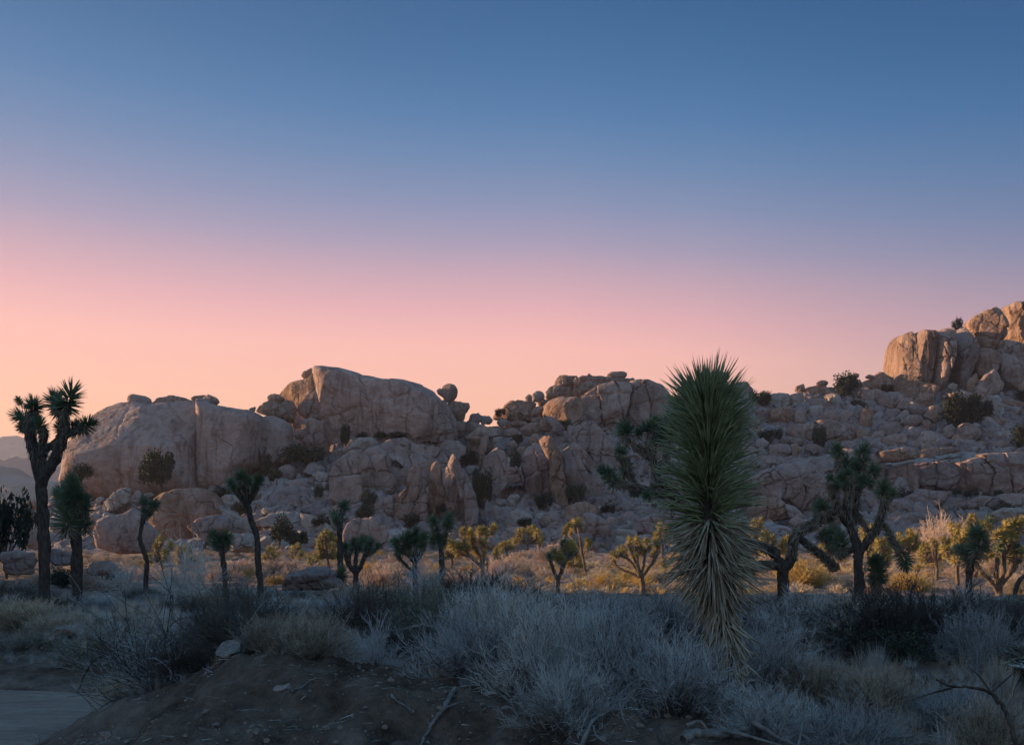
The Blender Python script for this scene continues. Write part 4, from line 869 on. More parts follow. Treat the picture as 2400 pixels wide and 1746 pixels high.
def joshua(label, Y, base, limbs, heads, rg_i=0, trunk_r=None, seed=1, lit=False, skirt=1.0, headset=None, group=None, depth=0.25, cat='desert tree', name='joshua_tree', pale=(), hs_=None, toground=True, snap=True):
    """limbs: lists of (x,y) from the foot upward with foot/tip radius in source px; heads: (x,y,r)"""
    rg = np.random.default_rng(seed)
    a = RG[rg_i]; sc = a[2]
    bx, by = cv(rg_i, *base); X0 = (bx-1200)*Y/F; zg = gz1(X0, Y)
    root = thing(name, (X0, Y, zg), label, cat, group)
    o3 = np.array([X0, Y, zg]); tr = Acc(); k = Y/F
    tips = []; skp = []; skd = []; skl = []
    allp = []
    for li, (pts, r0, r1) in enumerate(limbs):
        pp = [np.array(P3(*cv(rg_i, *p[:2]), Y)) for p in pts]
        dz = [(p[2] if len(p) > 2 else 0) for p in pts]
        ph = rg.uniform(-1, 1)*depth
        L = len(pp)
        for j, p in enumerate(pp):
            p[1] += dz[j]*k+(0 if li == 0 else ph*k*200*(j/(L-1)))
        if li == 0 and toground:
            g = pp[0].copy(); g[2] = zg-0.15
            if pp[0][2] > zg+0.05: pp = [g]+pp
            else: pp[0][2] = zg-0.15
        elif li > 0 and allp and snap:   # root the limb in the wood it leaves
            A = np.vstack(allp); j = np.argmin(np.linalg.norm((A-pp[0])[:, [0, 2]], axis=1)); pp[0] = A[j]
        q = resamp(pp, r0, r1, max(6, 4*len(pp)))
        q = q+rg.normal(0, 0.05*r1*sc*k, q.shape)
        R_ = np.linspace(r0, r1, len(q))*sc*k*(1.0 if li == 0 or lit else 1.2)
        R_ = R_*(1+rg.normal(0, .05, len(q)))
        if li == 0: R_[0] *= 1.25
        q[-1] += (q[-1]-q[-2])*0.2
        Vt, Ft = tubes(q[None], R_[None], 12, np.random.default_rng(3))
        off = 0.12*R_.repeat(12)[:, None]*rg.normal(0, 1, (len(Vt), 3)); tr.add(Vt+off-o3, Ft)
        allp.append(q); tips.append((q[-1], q[-1]-q[-3]))
        if skirt and (li > 0 or len(limbs) == 1):
            ln = np.linalg.norm(q[-1]-q[0]); nb = int(min(420, 60*ln*skirt/max(k*6, .05)*.08+70)*skirt)
            u = 1-rg.uniform(0, 1, nb)**1.6*0.75; ii = np.clip(u*(len(q)-1), 0, len(q)-1.001); i0 = ii.astype(int); f = (ii-i0)[:, None]
            pos = q[i0]*(1-f)+q[i0+1]*f; tg = q[i0+1]-q[i0]; tg /= np.linalg.norm(tg, axis=1, keepdims=True)+1e-9
            rd = rg.normal(size=(nb, 3)); rd -= (rd*tg).sum(1)[:, None]*tg; rd /= np.linalg.norm(rd, axis=1, keepdims=True)
            skp.append(pos+rd*R_[i0][:, None]*.8-o3); skd.append(-tg*0.8+rd*0.55+np.array([0, 0, -.35])); skl.append(np.full(nb, 1.0))
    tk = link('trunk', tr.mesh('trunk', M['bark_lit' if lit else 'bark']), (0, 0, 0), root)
    hr = np.median([h[2] for h in heads])*sc*k
    if skp:
        sp_ = np.vstack(skp); sdv = np.vstack(skd); Lq = rg.uniform(.45, .9, len(sp_))*hr*1.0
        Vs, Fs = blades(sp_, sdv, Lq, hr*0.085, .05, rng=rg, seg=2)
        link('dead_leaf_skirt', mk_mesh('dead_leaf_skirt', Vs, [Fs], M['dead_leaf']), (0, 0, 0), root)
    hs = headset or (HEADS_LIT if lit else HEADS)
    A = np.vstack([t[0] for t in tips]); 
    for hi, h in enumerate(heads):
        hx, hy = cv(rg_i, *h[:2]); c = np.array(P3(hx, hy, Y)); r = h[2]*sc*k
        j = np.argmin(np.linalg.norm((A-c)[:, [0, 2]], axis=1)); dist = np.linalg.norm((A[j]-c)[[0, 2]])
        if dist < r*2.2: c[1] = A[j][1]; d = tips[j][1]/np.linalg.norm(tips[j][1]); d = d*0.7+np.array([0, 0, .35])
        else: c[1] += rg.uniform(-1, 1)*r*2.0; d = (c-A[j])/np.linalg.norm(c-A[j])*0.6+np.array([0, 0, .6])
        if len(h) > 3: d = np.array([h[3], 0, h[4]], float)
        d = d+rg.normal(0, .12, 3)
        qn = Vector(d).to_track_quat('Z', 'Y') @ Quaternion((0, 0, 1), rg.uniform(0, 6.28))
        me = HEAD_P if hi in pale else hs[rg.integers(len(hs))]
        o = link('leaf_rosette', me, tuple(c-o3), root, scale=(r*(hs_ or (1.5 if lit else 1.5)),)*3); o.rotation_euler = qn.to_euler()
    return root
def auto_tree(label, px, by, top, w, n, Y=None, seed=1, lit=True, r=9, group=None, fork=0.35, tr=5.5, headset=None, cat='desert tree', lean=0):
    rg = np.random.default_rng(seed)
    if Y is None: Y = 3.5*F/(by-HZ)
    h = by-top; fk = (px+lean*.3, by-h*fork)
    heads = []; limbs = [([(px, by), (px+rg.uniform(-2, 2), by-h*fork*.5), fk], tr, tr*.8)]
    tries = 0
    while len(heads) < n and tries < 400:
        tries += 1
        a_ = rg.uniform(-math.pi*1.08, math.pi*.08); q = rg.uniform(.35, 1)**.5
        hx = px+lean+math.cos(a_)*q*w/2; hy = by-h*(fork+.12)-(-math.sin(a_))*q*(h*(1-fork-.12)-r)
        if all(math.hypot(hx-b[0], hy-b[1]) > r*1.15 for b in heads): heads.append((hx, hy, r*rg.uniform(.85, 1.15)))
    for hx, hy, hr_ in heads:
        mx_ = fk[0]+(hx-fk[0])*.72; my = fk[1]+(hy-fk[1])*.38
        limbs.append(([fk, (mx_, my), (hx, hy+hr_*.5)], tr*.6, max(tr*.38, 1.8)))
    return joshua(label, Y, (px, by), limbs, heads, 0, seed=seed, lit=lit, skirt=.5, headset=headset, group=group, depth=.12, cat=cat)
G1 = 'dark spiky trees standing in the shade'; G2 = 'sunlit spiky trees of the valley'
# tall tree at far left
joshua('tall spiky tree with thick bare trunk and forked crown at far left', 24, (383, 2130),
       [([(383, 2120), (380, 1650), (362, 1300), (352, 1100), (350, 1000)], 46, 46),
        ([(352, 1080), (300, 860), (262, 740), (235, 640), (210, 560)], 40, 34), ([(262, 740), (270, 620), (280, 500), (285, 440)], 30, 30), ([(215, 600), (180, 540), (140, 500)], 24, 20),
        ([(372, 1080), (372, 900), (385, 760), (395, 650), (385, 600)], 30, 26), ([(390, 1060), (470, 880), (545, 720), (575, 600), (585, 480), (615, 400)], 40, 32),
        ([(560, 600), (520, 500), (470, 420)], 34, 26), ([(575, 660), (640, 620), (690, 580)], 26, 20), ([(405, 790), (460, 730), (500, 680), (510, 620)], 26, 18)],
       [(125, 485, 95, -.8, .5), (285, 415, 98, .1, 1), (438, 365, 105, -.3, 1), (640, 350, 122, .4, 1), (375, 575, 72, -.2, 1), (705, 565, 88, .9, .5), (498, 600, 62, -.3, .8), (160, 590, 55, -.8, .1), (200, 375, 38, -.5, 1), (560, 430, 70, 0, 1), (600, 570, 60, .5, .7), (240, 520, 70, -.4, .6)],
       1, seed=3, skirt=1.3, group=G1, hs_=1.28)
joshua('squat dark green spiky tree crowded with rosettes beside the tall one', 33, (660, 2050),
       [([(665, 2030), (660, 1650), (655, 1480)], 44, 38), ([(655, 1560), (640, 1430), (650, 1360)], 30, 24), ([(640, 1500), (560, 1350), (540, 1230)], 28, 20), ([(560, 1350), (490, 1270), (465, 1200)], 22, 18), ([(660, 1500), (700, 1300), (690, 1180)], 28, 22), ([(690, 1450), (740, 1380), (760, 1280)], 26, 20), ([(640, 1400), (610, 1220), (600, 1140)], 24, 18)],
       [(455, 1160, 68), (540, 1200, 80), (600, 1105, 70), (700, 1085, 75), (690, 1190, 100), (650, 1345, 112, 0, 1), (755, 1260, 75), (490, 1260, 70), (560, 1300, 75), (720, 1430, 70), (740, 1180, 60), (610, 1240, 80)], 1, seed=5, skirt=1.2, group=G1)
joshua('slim crooked spiky tree in front of the pointed boulder', 40, (932, 590), [([(932, 585), (938, 480), (912, 400), (895, 330), (905, 250), (925, 200)], 15, 12), ([(905, 250), (912, 180), (915, 130)], 11, 9), ([(925, 210), (955, 170), (975, 130)], 11, 9)],
       [(915, 95, 34), (978, 118, 38, .6, .8), (950, 160, 30), (925, 150, 28)], 5, seed=6, group=G1)
joshua('forked spiky tree with crooked trunk in front of the flat faced wall', 34, (300, 620), [([(300, 610), (285, 480), (278, 320), (245, 230), (225, 130)], 20, 17), ([(225, 130), (180, 60), (150, 20)], 16, 13), ([(225, 100), (225, 20), (222, -30)], 16, 14), ([(230, 110), (265, 40), (285, 0)], 15, 12)],
       [(140, -15, 42, -.7, .7), (175, -5, 34), (215, -55, 44, 0, 1), (290, -35, 42, .5, .8), (255, -30, 36), (270, 5, 28, .8, .3)], 6, seed=7, group=G1)
joshua('short spiky tree with drooping crown behind the big shrub', 38, (1435, 560), [([(1435, 560), (1425, 470), (1415, 400)], 16, 14), ([(1420, 410), (1395, 370), (1385, 345)], 12, 10), ([(1420, 410), (1435, 370), (1440, 340)], 12, 10)], [(1380, 330, 46), (1440, 325, 44), (1410, 350, 44), (1455, 360, 34)], 5, seed=8, group=G1)
joshua('single stemmed spiky tree with small sprout at its foot', 35, (815, 640), [([(815, 640), (812, 480), (808, 300), (800, 230)], 20, 17), ([(800, 250), (808, 180), (812, 150)], 15, 13), ([(795, 250), (770, 215), (755, 195)], 12, 10), ([(818, 600), (822, 560), (822, 545)], 12, 9)], [(812, 125, 44, .1, 1), (765, 180, 34, -.6, .7), (790, 215, 30), (822, 550, 40, 0, 1), (820, 590, 34)], 6, seed=9, group=G1)
joshua('bushy spiky tree with candelabra arms next to the single stem one', 37, (912, 640), [([(910, 640), (910, 560)], 19, 17), ([(910, 565), (870, 500), (848, 430), (850, 400)], 13, 10), ([(912, 560), (945, 500), (965, 450), (985, 410)], 13, 10), ([(905, 560), (900, 480), (905, 400), (920, 380)], 11, 9), ([(965, 450), (1005, 420), (1030, 395)], 9, 8), ([(870, 500), (865, 440), (880, 380)], 9, 8)],
       [(850, 385, 32), (880, 362, 32), (925, 345, 36), (968, 350, 34), (1000, 375, 34), (1035, 378, 26, .8, .4), (905, 385, 30), (945, 385, 30), (980, 400, 26)], 6, seed=10, group=G1)
joshua('wide dark spiky tree with flat clumped crown near the middle', 34, (1290, 640), [([(1290, 630), (1285, 540), (1290, 470)], 18, 16), ([(1290, 480), (1240, 420), (1190, 380)], 13, 10), ([(1290, 480), (1290, 400), (1270, 350)], 13, 10), ([(1300, 480), (1340, 410), (1360, 350)], 13, 10), ([(1250, 560), (1200, 470), (1175, 430)], 8, 7)],
       [(1180, 355, 36, -.8, .4), (1225, 345, 36), (1262, 318, 38), (1310, 300, 36), (1355, 320, 36), (1250, 365, 36), (1300, 350, 38), (1340, 370, 34), (1180, 430, 30), (1200, 400, 30)], 6, seed=11, group=G1)
joshua('upright spiky tree with two raised heads left of the golden tree', 34, (1460, 640), [([(1460, 640), (1458, 480), (1452, 380)], 18, 16), ([(1452, 390), (1425, 320), (1412, 260)], 12, 10), ([(1455, 390), (1480, 320), (1498, 250)], 12, 10)],
       [(1408, 225, 40, -.2, 1), (1502, 215, 42, .2, 1), (1440, 330, 34), (1495, 255, 34), (1415, 260, 32), (1470, 340, 30), (1400, 340, 30)], 6, seed=12, group=G1)
# sunlit trees
joshua('large golden green spiky tree leaning left in the sunlit strip', 62, (225, 600), [([(225, 600), (215, 520)], 17, 15), ([(215, 520), (150, 450), (110, 400), (100, 340)], 11, 8), ([(215, 520), (200, 440), (160, 370), (150, 330)], 11, 8), ([(218, 520), (230, 420), (240, 330), (280, 280)], 11, 8), ([(150, 450), (80, 430), (40, 400)], 8, 6), ([(225, 430), (200, 340), (200, 290)], 8, 7)],
       [(40, 385, 26, -.9, .3), (75, 380, 26), (20, 360, 24), (95, 280, 22), (110, 350, 28), (140, 300, 30), (165, 320, 30), (205, 285, 30), (240, 280, 28), (285, 262, 30), (220, 350, 28), (225, 370, 26), (130, 390, 26), (280, 290, 24), (150, 360, 28), (230, 420, 22), (100, 420, 24), (180, 430, 24), (60, 415, 22)], 7, seed=13, lit=True, skirt=.5, group=G2)
joshua('large rounded sunlit spiky tree left of the dagger leaf plant', 47, (1240, 690), [([(1240, 685), (1240, 610), (1225, 560)], 17, 15), ([(1225, 590), (1150, 545), (1085, 515), (1068, 480)], 9, 8), ([(1225, 580), (1190, 510), (1150, 460), (1100, 440)], 9, 7), ([(1225, 560), (1195, 470), (1160, 400), (1155, 370)], 9, 7), ([(1230, 560), (1215, 460), (1215, 390)], 9, 7), ([(1235, 570), (1260, 480), (1280, 410)], 9, 7), ([(1240, 580), (1295, 500), (1320, 430)], 9, 7), ([(1190, 520), (1160, 480), (1130, 430)], 7, 6), ([(1270, 520), (1320, 480), (1345, 440)], 7, 6)],
       [(1065, 435, 24), (1100, 415, 22), (1072, 490, 20), (1160, 345, 26), (1130, 400, 24), (1215, 345, 26), (1245, 375, 24), (1270, 350, 24), (1325, 360, 26), (1300, 390, 24), (1340, 420, 24), (1180, 400, 24), (1225, 410, 24), (1265, 420, 24), (1310, 430, 22), (1200, 440, 20), (1345, 380, 22), (1145, 440, 20), (1335, 345, 22)], 7, seed=14, lit=True, skirt=.5, group=G2)
joshua('leaning sunlit spiky tree with broad arms right of the golden tree', 44, (700, 660), [([(700, 700), (702, 640), (705, 590)], 13, 12), ([(702, 600), (670, 530), (650, 470)], 11, 9), ([(708, 590), (740, 510), (760, 440), (775, 400)], 12, 9), ([(720, 560), (725, 500), (715, 450)], 8, 7), ([(760, 480), (800, 440), (820, 400)], 8, 7)],
       [(648, 445, 26, -.7, .7), (680, 420, 28), (715, 455, 34), (740, 365, 32), (775, 375, 32), (805, 385, 30), (745, 410, 30), (780, 430, 28), (820, 420, 22), (695, 450, 26)], 7, seed=15, headset=[HEADS_LIT[0], HEADS_S[0], HEADS_LIT[2]], lit=True, skirt=.6, group=G2)
joshua('tall thin sunlit spiky tree with two tufted tops', 66, (880, 560), [([(880, 560), (865, 470), (850, 390), (842, 330)], 8, 7), ([(855, 420), (810, 350), (780, 310)], 6, 5), ([(842, 330), (835, 280), (832, 250)], 6, 5), ([(865, 450), (880, 400), (885, 370)], 5, 4)],
       [(748, 275, 20), (765, 255, 20), (790, 285, 20), (810, 225, 20), (840, 215, 20), (850, 240, 20), (815, 255, 22), (780, 245, 18), (885, 345, 20), (905, 360, 16), (880, 380, 18), (740, 300, 14), (860, 270, 16)], 7, seed=16, lit=True, skirt=.3, group=G2)
joshua('big sunlit spiky tree with many rosettes at the right edge', 40, (1885, 880), [([(1890, 890), (1885, 760), (1882, 640)], 24, 21), ([(1885, 680), (1830, 600), (1780, 560), (1740, 500), (1720, 440)], 14, 10), ([(1882, 640), (1850, 560), (1840, 450), (1830, 360)], 14, 10), ([(1885, 640), (1900, 540), (1890, 420), (1880, 320)], 14, 10), ([(1890, 640), (1950, 560), (1975, 460), (1980, 360)], 14, 10), ([(1950, 560), (2010, 500), (2040, 440)], 12, 10), ([(1840, 450), (1800, 380), (1790, 320)], 9, 8), ([(1890, 450), (1930, 380), (1950, 300)], 9, 8), ([(1980, 460), (2020, 380), (2030, 320)], 9, 8)],
       [(1850, 225, 36), (1890, 260, 36), (1800, 270, 36), (1940, 240, 36), (1975, 235, 36), (2010, 290, 38), (1840, 310, 36), (1780, 330, 34), (1920, 310, 38), (1960, 340, 38), (1880, 340, 34), (1830, 385, 34), (1760, 400, 34), (1990, 400, 38), (2030, 350, 38), (1940, 420, 38), (1720, 420, 32), (2040, 430, 38), (1720, 470, 28), (1800, 440, 30), (1960, 470, 34), (2060, 250, 36)], 8, seed=17, headset=[HEADS_LIT[0], HEADS_LIT[1], HEADS_S[1]], lit=True, skirt=.8, group=G2)
joshua('dark column shaped spiky tree in front of the big sunlit one', 31, (1700, 880), [([(1702, 880), (1695, 700), (1690, 520)], 20, 18), ([(1690, 540), (1690, 420), (1690, 320)], 18, 16)], [(1690, 300, 62, 0, 1), (1688, 370, 60, 0, 1), (1695, 440, 56, 0, 1), (1660, 400, 40), (1720, 360, 40)], 8, seed=18, skirt=1.3, group=G1)
joshua('small sunlit spiky clump left of the dark column shaped tree', 50, (1620, 640), [([(1620, 640), (1615, 520)], 12, 10), ([(1615, 530), (1590, 450), (1570, 410)], 8, 7), ([(1615, 530), (1620, 420), (1615, 330)], 8, 7)], [(1560, 400, 32), (1600, 420, 32), (1615, 300, 30), (1590, 350, 30), (1640, 370, 30), (1600, 470, 30), (1570, 440, 26), (1640, 310, 26), (1630, 450, 26)], 8, seed=19, lit=True, skirt=.4, group=G2)
joshua('bare leaning spiky tree trunk at the right border', 34, (1985, 860), [([(1985, 860), (1975, 760), (1995, 640), (2030, 580), (2080, 560)], 16, 12)], [(2110, 540, 50), (2120, 500, 50)], 8, seed=20, skirt=.3, group=G1)
# the big crooked tree behind the dagger leaf plant
joshua('big crooked spiky tree whose long arms reach left behind the dagger leaf plant', 19, (505, 720),
       [([(507, 740), (505, 620), (500, 520)], 37, 34), ([(500, 540), (470, 460), (420, 400), (340, 370), (250, 345), (150, 310), (60, 260), (-80, 160), (-180, 60), (-260, -40)], 26, 24),
        ([(480, 530), (430, 500), (360, 495), (300, 520), (240, 560)], 22, 18), ([(510, 540), (555, 470), (570, 380), (590, 310), (660, 260), (740, 230)], 28, 22),
        ([(600, 320), (660, 370), (740, 430), (800, 480), (850, 530)], 22, 15), ([(740, 235), (760, 180), (755, 150)], 20, 16),
        ([(-180, 60), (-290, -40), (-330, -190), (-360, -300)], 22, 17), ([(-330, -150), (-400, -240), (-450, -270)], 16, 12), ([(-290, -60), (-240, -200), (-250, -330)], 18, 14), ([(-180, 60), (-300, 40), (-450, 0), (-560, -30), (-600, -60)], 24, 16),
        ([(-450, 0), (-470, -80), (-490, -110)], 14, 10), ([(-240, -250), (-200, -400), (-180, -480)], 14, 12), ([(-330, -200), (-300, -350), (-290, -420)], 14, 12), ([(-460, -20), (-500, -150), (-560, -210)], 12, 10)],
       [(758, 130, 55), (830, 350, 62, .2, 1), (845, 300, 55), (790, 300, 50), (-600, -45, 62, -.6, .7), (-640, -100, 45, -.7, .6), (-495, -120, 55, .1, 1), (-530, -220, 52, -.3, 1), (-500, -360, 78, -.2, 1), (-360, -370, 55), (-310, -410, 50), (-255, -350, 62, 0, .8), (-290, -290, 62, 0, .9), (-200, -430, 62), (-150, -500, 55), (-90, -560, 58), (-200, -340, 50), (-130, -420, 60), (-60, -480, 55), (-420, -340, 40), (-60, -360, 60), (40, -400, 60), (80, -520, 60), (60, -300, 55), (-440, 40, 40), (-370, 60, 45), (-300, 20, 45), (-20, -250, 55)],
       8, hs_=1.3, seed=21, skirt=2.2, group=G1, depth=.12)
joshua('tall forked dark spiky tree right of the dagger leaf plant', 23, (1290, 1400),
       [([(1290, 1420), (1285, 1250), (1285, 1130)], 46, 42), ([(1285, 1150), (1250, 1000), (1200, 850), (1160, 720), (1190, 580), (1190, 500), (1180, 380)], 36, 28), ([(1290, 1140), (1360, 1030), (1430, 920), (1480, 780), (1510, 650), (1490, 560)], 34, 26),
        ([(1200, 560), (1150, 420), (1140, 260)], 28, 24), ([(1260, 900), (1280, 700), (1300, 560), (1370, 420), (1395, 260)], 26, 22), ([(1470, 820), (1540, 900), (1580, 1000), (1640, 1130)], 24, 18), ([(1220, 900), (1100, 760), (1040, 620), (1000, 500), (980, 440)], 28, 20),
        ([(1270, 1080), (1180, 1140), (1140, 1180), (1120, 1120), (1080, 1050)], 22, 18), ([(1510, 640), (1560, 620), (1590, 580)], 18, 14), ([(1400, 960), (1370, 850), (1360, 780)], 14, 12), ([(1100, 760), (1000, 740), (940, 700)], 20, 16)],
       [(1140, 140, 78, -.2, 1), (1395, 160, 95, .1, 1), (1235, 260, 85), (1500, 330, 85, .7, .6), (1340, 300, 75), (1180, 380, 70), (1480, 520, 85, .1, 1), (1590, 560, 60), (1345, 680, 92, 0, 1), (1085, 960, 90, 0, 1), (1080, 1060, 75, 0, 1), (1670, 1210, 92, .3, -1), (940, 680, 60), (990, 440, 60), (1050, 500, 60), (1110, 420, 60), (1030, 780, 70), (960, 790, 60), (1420, 430, 60), (1300, 430, 60)],
       12, hs_=1.35, seed=22, skirt=2.2, group=G1, pale=(8,))
joshua('young dark unbranched spiky plant right of the tall forked tree', 24, (1470, 1520), [([(1470, 1520), (1465, 1400), (1460, 1280)], 20, 14)], [(1465, 1250, 90, 0, 1), (1468, 1330, 88, 0, 1), (1470, 1400, 82, 0, 1), (1450, 1220, 70, -.2, 1)], 12, seed=23, skirt=2, group=G1, name='young_joshua_tree')
# smaller sunlit trees, from the foot row upward
for i, (lb, px, by, top, w, n, r, Y) in enumerate([
    ('round topped sunlit spiky tree before the pale angular boulder', 1236, 1300, 1226, 62, 14, 9, None), ('tiny single spiky sapling in the golden brush left of the dagger leaf plant', 1557, 1368, 1308, 8, 2, 8, 56),
    ('brown tufted spiky tree just left of the dagger leaf plant', 1553, 1300, 1222, 40, 10, 8, 100), ('spindly spiky tree before the round brown boulder', 378, 1350, 1250, 50, 9, 9, 68), ('low spiky clump right of the spindly tree', 430, 1345, 1268, 50, 7, 9, 70),
    ('sunlit spiky tree behind the single stem tree', 768, 1345, 1240, 48, 14, 9, 60), ('pair of small golden spiky heads near the crooked forked tree', 632, 1335, 1278, 34, 4, 9, 75), ('tiny tufted tree left of the dark low dome', 692, 1330, 1272, 28, 5, 7, 80),
    ('small upright spiky sapling behind the dark low dome', 730, 1335, 1297, 20, 3, 8, 78), ('small round spiky tree between the two golden ones', 1188, 1300, 1262, 30, 6, 8, 105), ('slender tufted tree left of the round topped one', 1166, 1335, 1280, 26, 5, 8, 80),
    ('low bushy spiky tree behind the crooked tree arm', 1808, 1325, 1240, 70, 12, 9, 78), ('brown tufted spiky tree under the smooth brown boulder', 1772, 1300, 1208, 36, 10, 7, 95), ('golden spiky tree glimpsed between the forks of the dark tree', 2035, 1330, 1225, 40, 8, 10, 75),
    ('low spiky tree right of the dark forked tree', 2130, 1315, 1240, 60, 11, 9, 85), ('spiky tree under the dark fork with pale trunk', 2065, 1370, 1255, 44, 9, 10, 58), ('brown spiky tree in front of the pinkish round bush', 2195, 1350, 1255, 56, 12, 9, 62),
    ('small leaning spiky tree left of the big right edge tree', 2245, 1340, 1215, 40, 9, 9, 66), ('distant spiky tree above the right edge tree', 2285, 1300, 1200, 46, 9, 8, 100), ('short spiky tree with brown head in the middle of the sunlit strip', 1345, 1345, 1290, 36, 6, 9, 70),
    ('sunlit spiky tree touching the left edge of the golden tree', 1058, 1330, 1262, 40, 8, 9, 80), ('tufted spiky tree behind the low wide one at right', 1935, 1330, 1262, 40, 7, 9, 84)]):
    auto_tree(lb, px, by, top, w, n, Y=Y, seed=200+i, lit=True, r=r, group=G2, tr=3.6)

# ------------------------------------------------------------------ the dagger leaved young tree in front
def dagger():
    Y = 6.6; rg = np.random.default_rng(5)
    ax = [(1722, 1640), (1712, 1560), (1697, 1480), (1683, 1400), (1672, 1320), (1665, 1240), (1662, 1140), (1661, 1040), (1660, 965), (1658, 940)]
    P = np.array([P3(*p, Y) for p in ax]); zg = gz1(P[0][0], Y); P[0][2] = min(P[0][2], zg-.1)
    root = thing('young_joshua_tree', (P[0][0], Y, zg), 'tall unbranched dagger leaf plant with green crown over a skirt of dead straw leaves', 'desert tree', None)
    o3 = np.array([P[0][0], Y, zg]); q = resamp(P, 1, 1, 60); k = Y/F
    R_ = np.interp(np.arange(60), [0, 10, 35, 59], [26, 20, 26, 16])*k
    Vt, Ft = tubes(q[None], R_[None], 14); link('trunk', mk_mesh('trunk', Vt-o3, [Ft], M['bark']), (0, 0, 0), root)
    px_to = lambda z: HZ-(z-CZ)/k
    def place(n, u0, u1, pw=1.0):
        u = u0+(u1-u0)*rg.uniform(0, 1, n)**pw; ii = u*59; i0 = np.clip(ii.astype(int), 0, 58); f = (ii-i0)[:, None]
        pos = q[i0]*(1-f)+q[i0+1]*f; t = rg.uniform(0, 2*math.pi, n)
        rad = np.stack([np.cos(t), np.sin(t), 0*t], 1)
        return u, pos+rad*(R_[i0]*.8)[:, None], rad
    # green: rising leaves, flatter low down and upright near the tip
    zt = q[:, 2]; ug = np.interp(P3(1661, 1235, Y)[2], zt, np.linspace(0, 1, 60))
    u, pos, rad = place(1250, ug, 1.0, .85)
    s = (u-ug)/(1-ug)
    ang = np.interp(s, [0, .12, .5, .85, 1.0], [2, 18, 33, 50, 82])+rg.normal(0, 11, len(u)); ang = np.radians(np.clip(ang, -15, 89))
    d = rad*np.cos(ang)[:, None]+np.array([0, 0, 1])*np.sin(ang)[:, None]+rg.normal(0, .09, (len(u), 3))
    L = np.interp(s, [0, .15, .6, 1], [105, 124, 128, 104])*k*rg.uniform(.72, 1.15, len(u))
    L = L*(1+.28*vnoise(np.stack([rad[:, 0]*1.6, rad[:, 1]*1.6, s*5], 1), 91)); d = d+rad*0+np.stack([.16*vnoise(np.stack([s*4, rad[:, 0]*1.5, rad[:, 1]], 1), 92), 0*s, .18*vnoise(np.stack([s*4+9, rad[:, 0]*1.5, rad[:, 1]], 1), 93)], 1)
    Vb, Fb = blades(pos, d, L, rg.uniform(4.2, 6.6, len(u))*k, np.where(rg.uniform(0, 1, len(u)) < .08, rg.uniform(.15, .5, len(u)), rg.uniform(-.06, .12, len(u))), rng=rg, seg=5)
    link('green_leaf_crown', mk_mesh('green_leaf_crown', Vb-o3, [Fb], M['big_leaf']), (0, 0, 0), root)
    # yellowing leaves spreading out under the crown, then hanging dead ones
    u, pos, rad = place(420, ug-.14, ug+.03)
    ang = np.radians(rg.uniform(-62, 2, len(u))); d = rad*np.cos(ang)[:, None]+np.array([0, 0, 1])*np.sin(ang)[:, None]
    V1, F1_ = blades(pos, d, rg.uniform(90, 140, len(u))*k, 5.6*k, rg.uniform(0, .2, len(u)), rng=rg, seg=4)
    u, pos, rad = place(850, 0.05, ug-.04)
    ang = np.radians(np.where(rg.uniform(0, 1, len(u)) < .68, rg.uniform(-86, -62, len(u)), rg.uniform(-62, -18, len(u)))); d = rad*np.cos(ang)[:, None]+np.array([0, 0, 1])*np.sin(ang)[:, None]+rg.normal(0, .12, (len(u), 3))
    L = rg.uniform(45, 140, len(u))*k*np.interp(u, [0, .2, .45, 1], [.5, .72, .85, .95])
    V2_, F2_ = blades(pos, d, L, rg.uniform(4, 8, len(u))*k, rg.uniform(0, .15, len(u)), rng=rg, seg=3)
    link('dead_leaf_skirt', mk_mesh('dead_leaf_skirt', np.vstack([V1, V2_])-o3, [np.vstack([F1_, F2_+len(V1)])], M['big_dead']), (0, 0, 0), root)
dagger()

